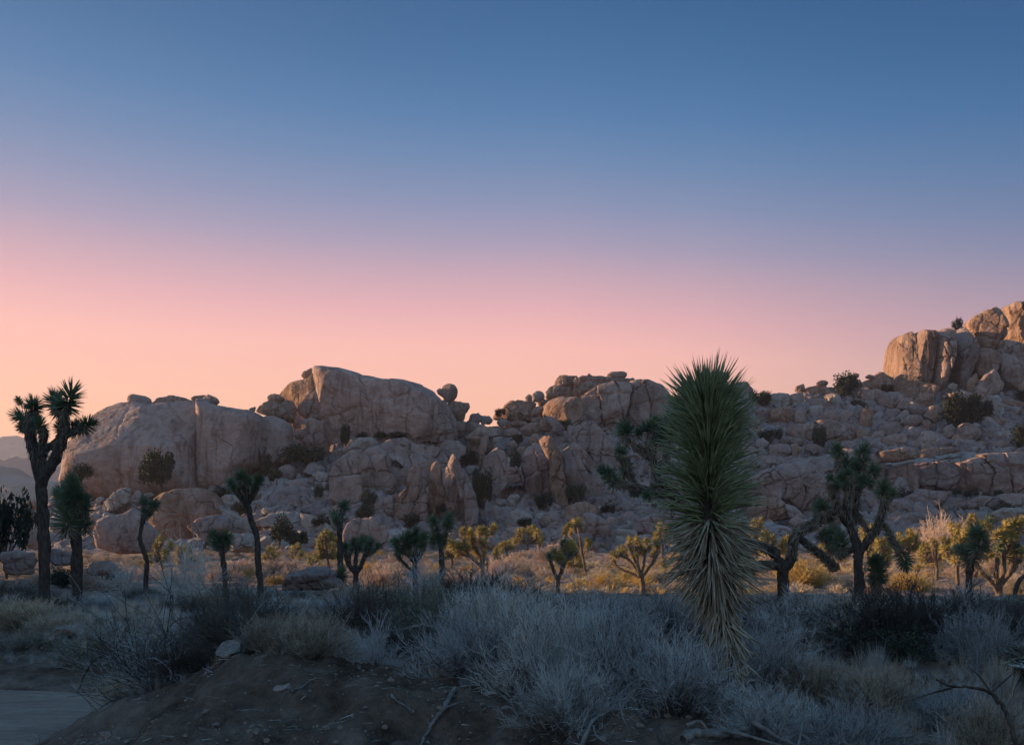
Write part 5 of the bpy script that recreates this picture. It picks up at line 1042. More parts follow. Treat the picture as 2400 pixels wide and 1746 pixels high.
# ------------------------------------------------------------------ brush
def bush_mesh(name, seed, mats, stems=46, sub=9, fine=4, up=0.5, curl=0.15, leaf=0, rs=0.0075, rf=0.0026, spread=1.0, gap=0.0, leafsize=.03):
    """unit bush: about 1 wide each way, 1 high"""
    rg = np.random.default_rng(seed); a = Acc()
    def grow(base, d, L, k, r0, r1, c):
        n = len(base); t = np.linspace(0, 1, k); d = d/(np.linalg.norm(d, axis=1, keepdims=True)+1e-9)
        cv_ = rg.normal(0, c, (n, 3)); P = base[:, None]+d[:, None]*(L[:, None]*t)[:, :, None]+cv_[:, None]*(L[:, None]*t*t)[:, :, None]
        P = P+rg.normal(0, .012, P.shape)*t[None, :, None]
        V, q = tubes(P, np.broadcast_to(np.linspace(r0, r1, k)[None], (n, k)), 3, rg); return P, V, q
    th = rg.uniform(0, 2*math.pi, stems); el = np.arcsin(np.clip(rg.uniform(gap, 1, stems)**up, 0, .99))
    d = np.stack([np.cos(th)*np.cos(el)*spread, np.sin(th)*np.cos(el)*spread, np.sin(el)], 1)
    base = np.stack([rg.normal(0, .07, stems), rg.normal(0, .07, stems), np.full(stems, -.05)], 1)
    P, V, q = grow(base, d, rg.uniform(.55, .85, stems), 6, rs, rs*.45, curl); a.add(V, q, 0)
    ns = stems*sub; pi = np.repeat(np.arange(stems), sub); u = rg.uniform(.25, 1, ns)*4.99; i0 = u.astype(int); f = (u-i0)[:, None]
    b = P[pi, i0]*(1-f)+P[pi, i0+1]*f; dd = d[pi]/np.linalg.norm(d[pi], axis=1, keepdims=True)+rg.normal(0, .42, (ns, 3))+np.array([0, 0, .25])
    P2, V, q = grow(b, dd, rg.uniform(.18, .42, ns), 4, rs*.45, rf, curl*1.4); a.add(V, q, 0)
    nf = ns*fine; pi = np.repeat(np.arange(ns), fine); u = rg.uniform(.15, 1, nf)*2.99; i0 = u.astype(int); f = (u-i0)[:, None]
    b = P2[pi, i0]*(1-f)+P2[pi, i0+1]*f; d2 = P2[pi, -1]-P2[pi, 0]; d2 /= np.linalg.norm(d2, axis=1, keepdims=True); dd = d2+rg.normal(0, .5, (nf, 3))+np.array([0, 0, .3])
    P3_, V, q = grow(b, dd, rg.uniform(.07, .2, nf), 3, rf, rf*.5, curl); a.add(V, q, 1 if len(mats) > 1 and not leaf else 0)
    if leaf:
        nl = nf*leaf; pi = np.repeat(np.arange(nf), leaf); u = rg.uniform(0, 1, (nl, 1)); b = P3_[pi, 0]*(1-u)+P3_[pi, -1]*u
        dd = rg.normal(0, 1, (nl, 3))+np.array([0, 0, .6]); dd /= np.linalg.norm(dd, axis=1, keepdims=True); sd = np.cross(dd, rg.normal(size=(nl, 3))); sd /= np.linalg.norm(sd, axis=1, keepdims=True)
        Ls = rg.uniform(.6, 1.2, (nl, 1))*leafsize
        Vl = np.stack([b, b+dd*Ls*.5+sd*Ls*.22, b+dd*Ls, b+dd*Ls*.5-sd*Ls*.22], 1).reshape(-1, 3); a.add(Vl, np.arange(nl*4).reshape(-1, 4), 1)
    return a.mesh(name, [M[m] for m in mats])
B = {
 'grey': [bush_mesh('grey_brush', 300+i, ['stem', 'grey_twig'], 60, 11, 9, up=.55) for i in range(4)],
 'dark': [bush_mesh('dark_brush', 310+i, ['dark_twig', 'dark_twig'], 50, 10, 8, up=.7, curl=.22) for i in range(3)],
 'straw': [bush_mesh('straw_brush', 320+i, ['stem', 'straw'], 90, 8, 7, up=.38, curl=.08, spread=.8) for i in range(3)],
 'sage': [bush_mesh('sage_brush', 330+i, ['stem', 'sage'], 44, 9, 5, up=.5, leaf=4) for i in range(3)],
 'olive': [bush_mesh('olive_brush', 340+i, ['stem', 'olive'], 50, 9, 7, up=.5, curl=.12, leaf=1, leafsize=.02) for i in range(2)],
 'pink': [bush_mesh('dry_brush', 350+i, ['pink_dry', 'pink_dry'], 40, 9, 4, up=.5, leaf=2, rf=.006, leafsize=.035) for i in range(3)],
 'gold': [bush_mesh('golden_brush', 360+i, ['gold', 'gold'], 50, 9, 4, up=.45, leaf=2, rf=.006, leafsize=.035) for i in range(2)],
 'leafy': [bush_mesh('evergreen_brush', 370+i, ['dark_twig', 'juniper'], 36, 9, 5, up=.5, leaf=6, leafsize=.06) for i in range(3)],
 'bare': [bush_mesh('bare_shrub', 380+i, ['grey_twig', 'grey_twig'], 26, 9, 5, up=.5, curl=.2, rs=.008, rf=.003) for i in range(2)],
 'arch': [bush_mesh('arching_shrub', 390+i, ['dark_twig', 'grey_twig'], 34, 9, 4, up=1.2, curl=.45, rs=.010) for i in range(2)],
}
def bush(kind, px, by, w, h, label=None, Y=None, group=None, lift=0.0, wy=None, i=None):
    """px,by: foot in the picture; w,h: size in source px"""
    if Y is None: Y = 3.5*F/(by-HZ) if by > FOOT else Y_at(px, by)
    k = Y/F; x = (px-1200)*k
    me = B[kind][random.randrange(len(B[kind])) if i is None else i]
    o = link(me.name.split('.')[0], me, (x, Y, gz1(x, Y)+lift-.03), rot=(0, 0, random.uniform(0, 6.28)), scale=(w*k*.62, (wy or w)*k*.62, h*k*.9))
    return tag(o, label, 'shrub', group)
random.seed(5)
GN = 'dry shrubs on the near ground'
near = [
 ('olive', 575, 1545, 320, 225, 8.6, 'wide olive green shrub with arching stems above the sandy bank'),
 ('arch', 370, 1560, 370, 240, 9.3, 'dark tangled shrub hanging over the left shoulder of the bank'),
 ('dark', 440, 1570, 260, 120, 9.0, 'black tangle of dead twigs under the olive green shrub'),
 ('straw', 730, 1590, 210, 125, 7.7, 'rounded straw coloured shrub on the crest of the bank'),
 ('straw', 640, 1585, 170, 110, 7.9, 'smaller straw shrub beside the pale boulder on the bank'),
 ('bare', 880, 1590, 150, 130, 7.6, 'sparse pale twiggy shrub right of the straw coloured one'),
 ('dark', 860, 1520, 240, 170, 9.6, 'dark blue grey shrub behind the straw coloured one'),
 ('sage', 975, 1530, 200, 190, 9.2, 'tall leafy grey green shrub left of the large pale brush'),
 ('dark', 940, 1560, 230, 110, 8.4, 'dark low shrub in front of the leafy grey green one'),
 ('dark', 1180, 1470, 230, 120, 12, 'dark feathery shrub below the sunlit golden tree'),
 ('dark', 1090, 1460, 210, 130, 13, 'dark shrub at the left of the feathery one'),
 ('grey', 1120, 1640, 300, 250, 7.3, 'large pale brush at the left end of the wide grey mass'),
 ('grey', 1280, 1665, 330, 280, 6.9, 'large pale brush in the middle foreground'),
 ('grey', 1450, 1670, 350, 290, 6.7, 'large pale tangled brush left of the dagger leaf plant foot'),
 ('grey', 1590, 1690, 300, 240, 6.3, 'grey brush around the foot of the dagger leaf plant'),
 ('grey', 1330, 1715, 260, 190, 6.1, 'low pale brush at the bottom of the middle foreground'),
 ('grey', 1380, 1560, 330, 155, 9.0, 'pale brush just behind the large middle ones'),
 ('grey', 1180, 1540, 300, 160, 9.4, 'pale brush behind the left end of the wide grey mass'),
 ('grey', 1560, 1560, 300, 150, 9.2, 'pale brush directly behind the dagger leaf plant'),
 ('grey', 1780, 1650, 260, 220, 7.2, 'grey brush just right of the dagger leaf plant'),
 ('grey', 1900, 1570, 260, 150, 9.0, 'grey feathery brush left of the black shrub'),
 ('dark', 2060, 1610, 300, 190, 8.6, 'black dense shrub in the right foreground'),
 ('dark', 2170, 1600, 280, 190, 8.8, 'second black shrub joined to the right of the dense one'),
 ('leafy', 2090, 1630, 240, 120, 8.2, 'low dark leafy shrub inside the black tangle'),
 ('grey', 2290, 1640, 220, 170, 8.0, 'pale feathery brush right of the black shrubs'),
 ('dark', 2390, 1600, 220, 130, 8.8, 'dark shrub at the right edge of the foreground'),
 ('straw', 1900, 1700, 240, 150, 6.9, 'straw brush below the black shrubs at left'),
 ('straw', 2050, 1720, 260, 150, 6.6, 'straw brush at the bottom below the black shrubs'),
 ('grey', 2230, 1740, 280, 150, 6.4, 'grey grassy brush at the bottom right'),
 ('grey', 1980, 1800, 300, 170, 5.7, 'grey grassy brush at the bottom edge right of centre'),
 ('straw', 2330, 1800, 260, 170, 5.8, 'pale brush in the bottom right corner'),
 ('grey', 1800, 1790, 240, 150, 5.8, 'grey brush behind the bleached fallen log'),
 ('grey', 2120, 1450, 250, 52, 12.5, 'blue grey shrub below the tall forked tree'),
 ('grey', 1960, 1450, 250, 52, 12.5, 'blue grey shrub under the crooked tree trunk'),
 ('bare', 2260, 1470, 260, 75, 12.0, 'open twiggy shrub below the dark column tree'),
 ('dark', 2330, 1490, 240, 75, 11.0, 'dark open shrub under the big right edge tree'),
 ('grey', 700, 1460, 260, 90, 13, 'low grey shrub in front of the dark low dome'),
 ('straw', 850, 1450, 220, 80, 14, 'pale grass clump right of the dark low dome'),
 ('olive', 470, 1470, 260, 135, 12.5, 'olive shrub behind the wide arching one'),
 ('sage', 250, 1460, 250, 125, 14, 'grey green shrub above the track at left'),
 ('straw', 50, 1470, 220, 90, 16.5, 'straw brush above the track at the left edge'),
 ('straw', 130, 1480, 160, 70, 15.8, 'small straw brush by the pale flat boulder'),
 ('dark', 160, 1420, 130, 60, 22, 'dark low shrub at the foot of the tall tree'),
 ('dark', 30, 1400, 140, 70, 25, 'dark shrub left of the tall tree foot'),
 ('bare', 445, 1380, 190, 165, 34, 'leafless pale branching bush behind the olive shrub'),
 ('bare', 300, 1365, 110, 90, 44, 'leafless dark bush left of the slim crooked tree'),
 ('leafy', 235, 1330, 100, 75, 52, 'dark leafy bush at the foot of the pointed boulder'),
 ('leafy', 150, 1330, 90, 60, 52, 'dark leafy bush between the two left trees'),
 ('sage', 1050, 1450, 200, 80, 14, 'grey leafy shrub under the wide dark spiky tree'),
 ('sage', 1015, 1500, 150, 130, 10.8, 'grey leafy shrub right of the tall leafy one'),
 ('bare', 1160, 1400, 160, 110, 24, 'twiggy dark bush in front of the golden tree foot'),
 ('bare', 990, 1400, 140, 120, 28, 'twiggy bush under the wide dark spiky tree'),
]
for kd, px, by, w, h, Y, lb in near: bush(kd, px, by, w, h, lb, Y=Y, group=GN)
# thick scatter of brush, nearer ground first, then the sunlit strip
def scatter(n, Y0, Y1, kinds, wr, hr, label, group, seed, pxr=(-60, 2460)):
    rg = random.Random(seed); k = 0
    while k < n:
        Y = Y0*(Y1/Y0)**rg.random(); px = rg.uniform(*pxr); x = (px-1200)*Y/F
        if x < -4.2 and Y < 14.5: continue
        if Y < np.interp(x, [-4, -2.5, -.6, 1.1, 2.9], [8.6, 8.0, 7.0, 6.4, 5.6]): continue
        kd = rg.choice(kinds); me = B[kd][rg.randrange(len(B[kd]))]; w = rg.uniform(*wr); h = rg.uniform(*hr)*min(1.0, .6+.4*w)
        if Y < 46: h = min(h, max(.16, CZ-((1402 if px > 900 else 1378)-HZ)*Y/F-gz1(x, Y)+.05)); w = min(w, max(h*3.2, .8))
        o = link(me.name.split('.')[0], me, (x, Y, gz1(x, Y)-.03), rot=(0, 0, rg.uniform(0, 6.28)), scale=(w*.62, w*.62, h))
        tag(o, label, 'shrub', group); k += 1
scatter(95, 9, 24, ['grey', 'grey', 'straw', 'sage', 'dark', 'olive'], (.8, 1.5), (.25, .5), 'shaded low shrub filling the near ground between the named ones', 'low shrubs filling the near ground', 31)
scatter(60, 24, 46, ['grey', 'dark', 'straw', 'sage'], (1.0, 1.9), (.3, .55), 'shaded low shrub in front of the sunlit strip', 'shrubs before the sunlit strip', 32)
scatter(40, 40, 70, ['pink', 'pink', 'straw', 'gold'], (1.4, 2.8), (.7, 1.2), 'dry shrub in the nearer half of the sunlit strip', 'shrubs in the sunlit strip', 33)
# brush and grass nobody could count
def get_vf(me):
    V = np.empty(len(me.vertices)*3, np.float32); me.vertices.foreach_get('co', V); V = V.reshape(-1, 3)
    L = np.empty(len(me.loops), np.int32); me.loops.foreach_get('vertex_index', L); return V, L.reshape(-1, 4)
def merged(name, label, cat, protos, mats, pts, wr, hr, seed, kind='stuff'):
    rg = np.random.default_rng(seed); a = Acc(); vf = [get_vf(m) for m in protos]
    zz = gz([p[0] for p in pts], [p[1] for p in pts])
    for (x, y), z in zip(pts, zz):
        V, Fq = vf[rg.integers(len(vf))]; w = rg.uniform(*wr); h = rg.uniform(*hr); t = rg.uniform(0, 6.28); c, s = math.cos(t), math.sin(t)
        Vr = np.stack([(V[:, 0]*c-V[:, 1]*s)*w*.62, (V[:, 0]*s+V[:, 1]*c)*w*.62, V[:, 2]*h], 1)+np.array([x, y, z-.03])
        a.add(Vr, Fq, int(rg.integers(len(mats))))
    return tag(link(name, a.mesh(name, [M[m] for m in mats])), label, cat, kind=kind)
lowp = [bush_mesh('low_brush', 500+i, ['straw'], 22, 6, 3, up=.5, rf=.012, rs=.016) for i in range(3)]
def rnd_pts(n, Y0, Y1, seed, pxr=(-120, 2520), cond=None):
    rg = random.Random(seed); L = []
    while len(L) < n:
        Y = rg.uniform(Y0, Y1) if Y0 > 40 else Y0*(Y1/Y0)**rg.random(); px = rg.uniform(*pxr); x = (px-1200)*Y/F
        if cond and not cond(x, Y): continue
        L.append((x, Y))
    return L
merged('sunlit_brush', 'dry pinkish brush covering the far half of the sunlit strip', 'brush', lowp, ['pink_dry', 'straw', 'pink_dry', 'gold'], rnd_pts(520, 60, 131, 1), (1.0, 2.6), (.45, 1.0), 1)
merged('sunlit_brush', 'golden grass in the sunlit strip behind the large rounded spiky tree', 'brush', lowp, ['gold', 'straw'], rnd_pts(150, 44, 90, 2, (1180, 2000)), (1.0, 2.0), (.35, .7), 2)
merged('hillside_brush', 'sparse dark brush between the rocks', 'brush', lowp, ['dark_twig', 'sage', 'olive'], [(lambda px, py: ((px-1200)*Y_at(px, py)/F, Y_at(px, py)))(random.uniform(150, 2450), random.uniform(1120, 1290)) for _ in range(430)], (.8, 2.6), (.5, 1.3), 3)
for i_, pr in enumerate([(-1700, -70), (2470, 4800)]):
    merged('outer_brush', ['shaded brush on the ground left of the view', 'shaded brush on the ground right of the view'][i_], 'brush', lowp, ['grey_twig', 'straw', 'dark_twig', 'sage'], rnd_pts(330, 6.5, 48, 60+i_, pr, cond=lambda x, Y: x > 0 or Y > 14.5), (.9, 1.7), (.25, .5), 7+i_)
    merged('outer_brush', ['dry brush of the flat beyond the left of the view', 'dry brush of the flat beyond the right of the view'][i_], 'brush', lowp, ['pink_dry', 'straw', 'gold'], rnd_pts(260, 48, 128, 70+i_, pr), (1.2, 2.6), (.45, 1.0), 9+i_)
def tuft(name, seed, n=40, mat='straw', w=.007, spread=.9):
    rg = np.random.default_rng(seed); t = rg.uniform(0, 6.28, n); e = rg.uniform(0, spread, n)
    d = np.stack([np.cos(t)*e, np.sin(t)*e, np.ones(n)], 1); b_ = np.stack([rg.normal(0, .05, n), rg.normal(0, .05, n), np.full(n, -.05)], 1)
    V, q = blades(b_, d, rg.uniform(.5, 1.0, n), w*2, rg.uniform(-.1, .2, n), rng=rg, seg=2); return mk_mesh(name, V, [q], M[mat])
tufts = [tuft('grass_tuft', 600+i) for i in range(4)]
okg = lambda x, Y: not (x < -4.3 and Y < 13.6) and Y > np.interp(x, [-4, -2.5, -.6, 1.1, 2.9], [9.0, 8.0, 7.0, 6.4, 5.5])
merged('dry_grass', 'dry grass growing between the near shrubs', 'grass', tufts, ['straw', 'grey_twig', 'grey_twig'], rnd_pts(2600, 5.2, 45, 4, cond=okg), (.12, .45), (.12, .4), 4)
merged('dry_grass', 'short dry grass along the crest of the sandy bank', 'grass', tufts, ['grey_twig', 'straw'], rnd_pts(500, 5.6, 9.5, 5, (600, 2400), cond=okg), (.1, .3), (.08, .25), 5)
merged('dry_grass', 'scattered dry grass on the far side of the track', 'grass', tufts, ['straw', 'grey_twig'], rnd_pts(420, 14.6, 30, 6, (-60, 420)), (.2, .5), (.2, .5), 6)

# evergreen shrubs and small trees among the rocks
def crown_mesh(name, seed, n=2600, lobes=9, ls=.15):
    rg = np.random.default_rng(seed); C0 = np.stack([rg.uniform(-.62, .62, lobes), rg.uniform(-.5, .5, lobes), rg.uniform(.28, .8, lobes)], 1); Rr = rg.uniform(.2, .38, lobes)
    j = rg.integers(lobes, size=n); d = rg.normal(size=(n, 3)); d /= np.linalg.norm(d, axis=1, keepdims=True)
    p = C0[j]+d*(Rr[j]*rg.uniform(.35, 1.22, n)**.9)[:, None]
    u = rg.normal(size=(n, 3)); u /= np.linalg.norm(u, axis=1, keepdims=True); v = np.cross(u, rg.normal(size=(n, 3))); v /= np.linalg.norm(v, axis=1, keepdims=True)
    s = rg.uniform(.35, 1, (n, 1))*ls*.5
    V = np.stack([p-u*s, p+v*s*.6, p+u*s, p-v*s*.6], 1).reshape(-1, 3)
    return mk_mesh(name, V, [np.arange(n*4).reshape(-1, 4)], M['juniper'], smooth=False), C0
CR = [crown_mesh('crown', 700+i, n=[2600, 1700, 3800][i % 3], lobes=[9, 5, 13][i % 3]) for i in range(6)]
TK = []
for me, C0 in CR:
    a = Acc()
    for c in C0:
        pts = np.array([[0, 0, -.1], [c[0]*.25, c[1]*.25, c[2]*.45], c*np.array([.9, .9, .95])]); q_ = resamp(pts, 1, 1, 6); Vt, Ft = tubes(q_[None], np.linspace(.045, .012, 6)[None], 5); a.add(Vt, Ft)
    TK.append(a.mesh('trunk', [M['bark']]))
def juniper(px, by, w, h, label, Y=None, cat='evergreen shrub', name='evergreen_shrub', i=None, dY=0):
    if Y is None: Y = Y_at(px, by)-1.5
    k = Y/F; x = (px-1200)*k; z = max(gz1(x, Y), CZ+(HZ-by)*k-.2); i = random.randrange(6) if i is None else i
    if by < 1000: z = CZ+(HZ-by)*k-.2
    r = thing(name, (x, Y, z), label, cat, 'dark evergreen shrubs among the rocks'); r.scale = (w*k*.55, w*k*.5, h*k/1.05); r.rotation_euler = (0, 0, random.uniform(-.5, .5))
    link('trunk', TK[i], (0, 0, 0), r); link('crown', CR[i][0], (0, 0, 0), r)
    return r
random.seed(11)
for a_ in [(379, 1142, 82, 88, 'dark pine like tree standing against the left dome', 158, 'evergreen tree', 'evergreen_tree', 2), (338, 1128, 50, 48, 'round dark shrub at the left foot of the dark pine like tree', 160),
           (190, 1128, 70, 42, 'olive shrub at the sunlit left corner of the left dome', 152), (15, 1330, 120, 190, 'big black green shrub at the far left edge', 62, 'evergreen tree', 'evergreen_tree', 0), (60, 1250, 60, 70, 'dark shrub right of the big black green one', 66),
           (515, 1165, 85, 26, 'low dark shrub under the flat faced wall'), (720, 1088, 120, 45, 'wide dark shrub thicket under the square block', 172, 'evergreen shrub', 'evergreen_shrub', 2), (690, 1075, 60, 35, 'dark shrub at the left end of the wide thicket', 174),
           (812, 1048, 26, 55, 'narrow dark shrub against the central dome'), (845, 1030, 34, 26, 'small shrub right of the narrow one'), (915, 1032, 90, 24, 'long low shrub at the foot of the central dome'),
           (622, 1112, 34, 66, 'upright shrub in the cleft right of the flat faced wall', 168), (640, 1130, 50, 34, 'grey shrub by the half hidden rounded boulder'), (862, 1205, 56, 66, 'dark shrub between the egg shaped boulder and humped outcrop'),
           (850, 1218, 74, 32, 'low dark shrub below the egg shaped boulder'), (745, 1165, 36, 34, 'dark shrub on the scree right of the gully'), (1133, 1200, 56, 108, 'tall dark shrub right of the fluted fins'), (1105, 1150, 40, 60, 'slender shrub above the tall dark one'),
           (960, 1235, 60, 34, 'dark shrub at the foot of the fluted fins'), (1030, 1205, 40, 36, 'reddish dark shrub on the lower fluted fins'), (655, 1268, 84, 62, 'dark leafy shrub in front of the wide pale ledge', 120), (590, 1275, 46, 40, 'dark shrub beside the forked tree trunk', 118), (563, 1203, 46, 30, 'round shrub left of the forked tree', 140),
           (715, 1216, 34, 22, 'small round shrub on the wide pale ledge'), (1093, 1092, 60, 48, 'dark shrub left of the thin blade of rock'), (752, 1240, 50, 34, 'dark shrub left of the grooved boulder'), (700, 1280, 60, 40, 'low shrub right of the dark leafy one', 120),
           (1205, 1098, 42, 52, 'dark shrub above the rugged outcrop', 165), (1172, 976, 30, 22, 'small shrub on the left tip of the right hand group', 203), (1275, 1196, 50, 44, 'dark shrub at the foot of the big upright slab'), (1215, 1042, 30, 28, 'small dark shrub high between the outcrops'),
           (1345, 1180, 60, 50, 'grey green shrub right of the tall pillar'), (1425, 1210, 40, 34, 'dark shrub behind the joined boulders'), (1320, 1010, 40, 30, 'dark shrub under the arched boulder'), (2244, 778, 30, 36, 'round skyline tree in the notch of the high cliff', 245, 'evergreen tree', 'evergreen_tree', 0),
           (1972, 938, 88, 62, 'large green skyline shrub left of the brown skyline block', 232), (1985, 965, 90, 34, 'grey shrub under the large skyline shrub', 228), (1780, 952, 60, 40, 'dark shrub on the skyline right of the dagger leaf plant', 226), (2262, 1012, 105, 92, 'biggest dark shrub on the right hand slope', None, 'evergreen shrub', 'evergreen_shrub', 2),
           (2300, 985, 70, 50, 'dark shrub joined to the right of the biggest one'), (2385, 1056, 60, 56, 'dark shrub at the right edge of the slope'), (1805, 1038, 66, 36, 'dark shrub in the rocks right of the dagger leaf plant'), (1920, 1052, 36, 62, 'upright shrub between pale boulders'),
           (2275, 1164, 40, 20, 'small round shrub on the lower right slope'), (2335, 1166, 36, 20, 'small round shrub nearer the right edge'), (2240, 1158, 32, 16, 'tiny shrub left of the two small round ones'), (2350, 1200, 44, 30, 'dark shrub above the golden tree at right'), (2075, 918, 40, 22, 'sunlit shrub at the foot of the sunlit cliff'),
           (2390, 940, 60, 26, 'olive shrub right of the tilted prow boulder'), (1700, 1180, 50, 34, 'shrub hidden behind the dagger leaf plant'), (1540, 1120, 70, 50, 'dark shrub behind the arms of the crooked tree'), (2120, 1180, 60, 36, 'shrub below the steep cracked face'), (1230, 1235, 40, 26, 'dark shrub above the round topped sunlit tree')]:
    juniper(*a_[:5], **({} if len(a_) < 6 else dict(Y=a_[5])), **({} if len(a_) < 7 else dict(cat=a_[6], name=a_[7], i=a_[8])))
# notable dry bushes of the sunlit strip
for kd, px, by, w, h, lb in [('pink', 2205, 1312, 130, 125, 'tall round pinkish bush glowing in the sun at right'), ('pink', 2218, 1308, 120, 115, 'second tall pinkish bush merged with the tall round one'), ('pink', 2290, 1305, 110, 90, 'pinkish bush right of the tall round one'), ('pink', 2340, 1300, 90, 70, 'pinkish bush behind the big right edge tree'), ('pink', 2150, 1315, 90, 70, 'pinkish bush left of the tall round one'),
                             ('gold', 2145, 1392, 90, 62, 'golden rounded bush under the dark forked tree'), ('gold', 1890, 1380, 120, 90, 'golden grassy bush behind the crooked tree'), ('gold', 1500, 1360, 160, 40, 'low golden grass patch behind the large rounded spiky tree'),
                             ('pink', 1285, 1318, 80, 46, 'pink bush behind the leaning sunlit tree'), ('pink', 1190, 1350, 120, 60, 'pale pink bush right of the golden green tree'), ('gold', 870, 1345, 50, 36, 'small golden bush right of the candelabra tree'), ('pink', 900, 1370, 130, 60, 'pale pink bush behind the candelabra tree'),
                             ('gold', 180, 1265, 46, 34, 'sunlit golden bush behind the two left trees'), ('pink', 560, 1345, 110, 44, 'pinkish brush left of the forked tree'), ('pink', 660, 1345, 100, 50, 'pinkish brush right of the forked tree'), ('gold', 645, 1368, 70, 24, 'yellow tuft left of the dark low dome'), ('straw', 2380, 1410, 100, 60, 'pale bush at the right border of the sunlit strip')]:
    bush(kd, px, by, w, h, lb, group='sunlit bushes', Y=(None if by > 1300 else 70))

# dead branches, roots and the fallen log on the bank
def branch(label, pts, Y, r, side=(), name='dead_branch', cat='branch', mat='wood', Y2=None):
    """pts in source px; laid on or over the bank"""
    Q = []
    for i, p in enumerate(pts):
        yy = Y if len(p) < 3 else p[2]
        q = P3(p[0], p[1], yy); Q.append(q)
    k = Y/F; q = resamp(Q, 1, 1, 8*len(Q)); rg = np.random.default_rng(int(pts[0][0])); q = q+np.cumsum(rg.normal(0, .0025, q.shape), 0)
    a = Acc(); R_ = np.linspace(r, r*.35, len(q))*k*(1+rg.normal(0, .08, len(q))); V, f = tubes(q[None], R_[None], 8); a.add(V+rg.normal(0, .0015, V.shape), f)
    for s in side:
        qs = resamp([P3(*p[:2], Y if len(p) < 3 else p[2]) for p in s], 1, 1, 12); rs = np.linspace(r*.5, r*.12, 12)*k; V, f = tubes(qs[None], rs[None], 6); a.add(V, f)
    V = np.concatenate(a.V); o = q[0].copy(); a.V = [v-o for v in a.V]
    return tag(link(name, a.mesh(name, [M[mat]]), tuple(o)), label, cat, 'dead wood on the sandy bank')
def on(px, py):   # where the ray of this pixel meets the near bank
    for Y in np.arange(4.6, 16, .04):
        x = (px-1200)*Y/F
        if CZ+(HZ-py)*Y/F <= gz1(x, Y)+.01: return Y
    return 16.0
def laid(pts, up=.03): return [(p[0], p[1], on(p[0], p[1])-up) for p in pts]
branch('long bleached root running down the sandy bank', laid([(1065, 1618), (1040, 1660), (1015, 1695), (1000, 1720), (980, 1760)]), 6.2, 7, [laid([(1040, 1660), (1065, 1650), (1095, 1640)]), laid([(1012, 1700), (1000, 1690)])])
branch('small grey stick lying on the bank left of the long root', laid([(915, 1627), (925, 1640), (945, 1652), (960, 1662)]), 6.3, 4)
branch('thin curved root on the crest of the bank', laid([(680, 1622), (700, 1610), (730, 1588), (765, 1583)]), 7, 3)
branch('grey root bundle under the middle brush', laid([(1180, 1632), (1200, 1645), (1230, 1655), (1255, 1660)]), 6.1, 5, [laid([(1190, 1630), (1235, 1635), (1260, 1642)]), laid([(1130, 1665), (1150, 1655), (1190, 1665)])])
branch('dark root arching out of the bank below the middle brush', [(1360, 1755, 5.5), (1378, 1715, 5.6), (1400, 1685, 5.8), (1440, 1662, 6.0)], 5.6, 6, [[(1390, 1700, 5.7), (1400, 1725, 5.5), (1430, 1745, 5.4)], [(1450, 1640, 5.9), (1460, 1680, 5.7), (1475, 1712, 5.5)]])
branch('bleached fallen log at the bottom right of the bank', [(1600, 1735, 5.35), (1625, 1712, 5.4), (1690, 1712, 5.5), (1740, 1698, 5.6), (1790, 1668, 5.8)], 5.5, 13, [[(1690, 1712, 5.5), (1730, 1718, 5.4), (1790, 1735, 5.4), (1850, 1752, 5.3)], [(1610, 1700, 5.5), (1640, 1690, 5.5), (1660, 1712, 5.45)]], name='fallen_log', cat='log')
branch('second bleached limb crossing behind the fallen log', [(1765, 1692, 5.6), (1810, 1718, 5.5), (1870, 1750, 5.3), (1900, 1775, 5.2)], 5.4, 7, [[(1870, 1750, 5.3), (1880, 1700, 5.5), (1890, 1620, 5.7)]])
branch('upright dead stake in the right foreground grass', [(1878, 1730, 5.8), (1885, 1660, 5.9), (1893, 1608, 6.0)], 5.9, 6)
branch('dark bare branch rising at the bottom right corner', [(2385, 1760, 5.2), (2365, 1700, 5.3), (2340, 1650, 5.4), (2305, 1618, 5.5), (2230, 1612, 5.6), (2195, 1600, 5.7)], 5.4, 6, [[(2340, 1650, 5.4), (2300, 1590, 5.5), (2270, 1560, 5.6)], [(2320, 1625, 5.4), (2360, 1590, 5.5), (2395, 1560, 5.5)], [(2230, 1612, 5.6), (2180, 1625, 5.6), (2135, 1640, 5.6)]], mat='bark')
branch('pale straight branch poking left out of the dark tangled shrub', [(255, 1480, 9.2), (215, 1435, 9.2), (175, 1405, 9.2), (160, 1392, 9.2)], 9.2, 3)
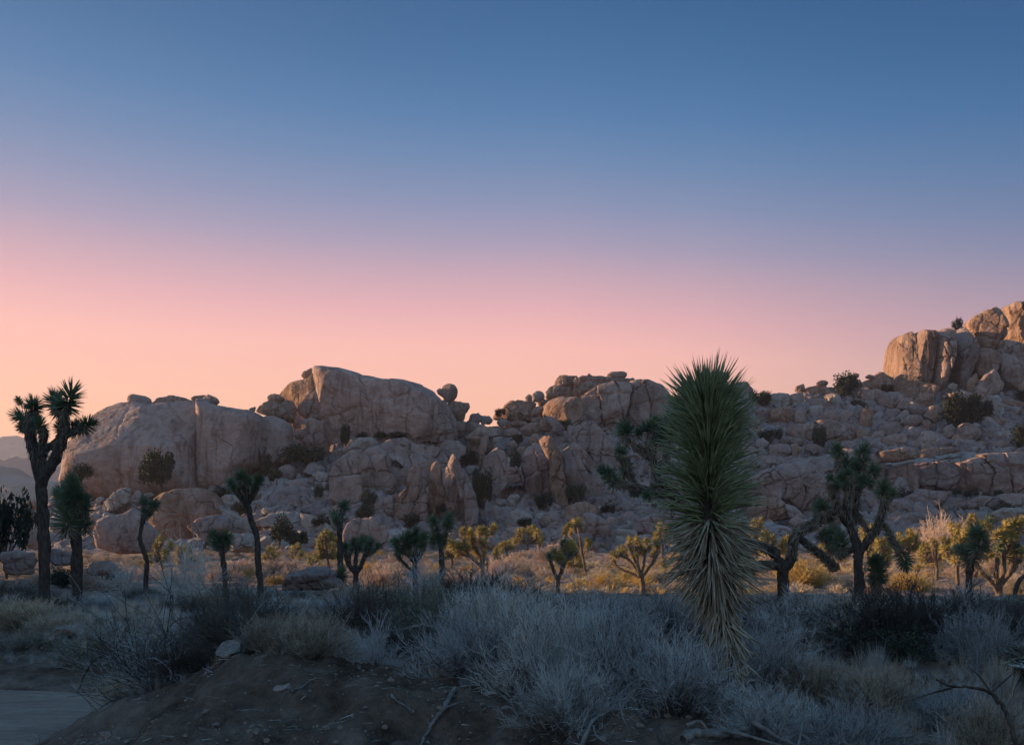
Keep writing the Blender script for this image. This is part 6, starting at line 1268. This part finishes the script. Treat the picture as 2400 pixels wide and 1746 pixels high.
branch('dark thin branch hanging down over the track', [(280, 1520, 9.2), (225, 1545, 9.1), (200, 1580, 9.0), (182, 1618, 8.9)], 9.0, 3, mat='bark')
branch('pale arching stem over the dark hollow of the bank', [(515, 1520, 8.3), (480, 1492, 8.4), (440, 1482, 8.5), (400, 1490, 8.6)], 8.4, 3.5)
branch('pale leaning stem in the olive green shrub', [(565, 1490, 8.2), (595, 1440, 8.3), (632, 1400, 8.4)], 8.3, 3)
# pebbles and clods
def near_stones(name, label, n, seed, smin, smax, mat, region, par=2.2):
    rg = np.random.default_rng(seed); L = []; S = []
    while len(L) < n:
        x, Y = region(rg); L.append((x, Y)); S.append(min(smax, smin*(1+rg.pareto(par))))
    zz = gz([p[0] for p in L], [p[1] for p in L]); random.seed(seed)
    stones(name, label, [(p[0], p[1], z+.2*s) for p, z, s in zip(L, zz, S)], S, mat, 'pebbles')
bankr = lambda rg: (rg.uniform(-4.6, 3.2), rg.uniform(3.8, 8.2))
near_stones('clods', 'brown clods and grit on the face of the sandy bank', 6500, 1, .006, .035, 'clod', bankr)
near_stones('pebbles', 'pale pebbles strewn over the sandy bank', 260, 2, .004, .016, 'rock', bankr)
near_stones('pebbles', 'grit scattered on the sandy track', 260, 3, .008, .035, 'clod', lambda rg: (rg.uniform(-9, -4.6), rg.uniform(8, 13)))
near_stones('pebbles', 'grit on the slope beyond the track', 500, 4, .01, .05, 'clod', lambda rg: (rg.uniform(-11, -3.5), rg.uniform(12.6, 17)))

def litter(n, seed):
    rg = np.random.default_rng(seed); x = rg.uniform(-4.3, 3.2, n); Y = rg.uniform(4.4, 8.4, n); z = gz(x, Y)+.006
    t = rg.uniform(0, 6.28, n); d = np.stack([np.cos(t), np.sin(t), rg.normal(0, .12, n)], 1)
    V, q = blades(np.stack([x, Y, z], 1), d, rg.uniform(.03, .16, n), rg.uniform(.002, .006, n), rng=rg, seg=2)
    tag(link('twig_litter', mk_mesh('twig_litter', V, [q], M['grey_twig'])), 'broken twigs littering the sandy bank', 'litter', kind='stuff')
litter(1300, 4)
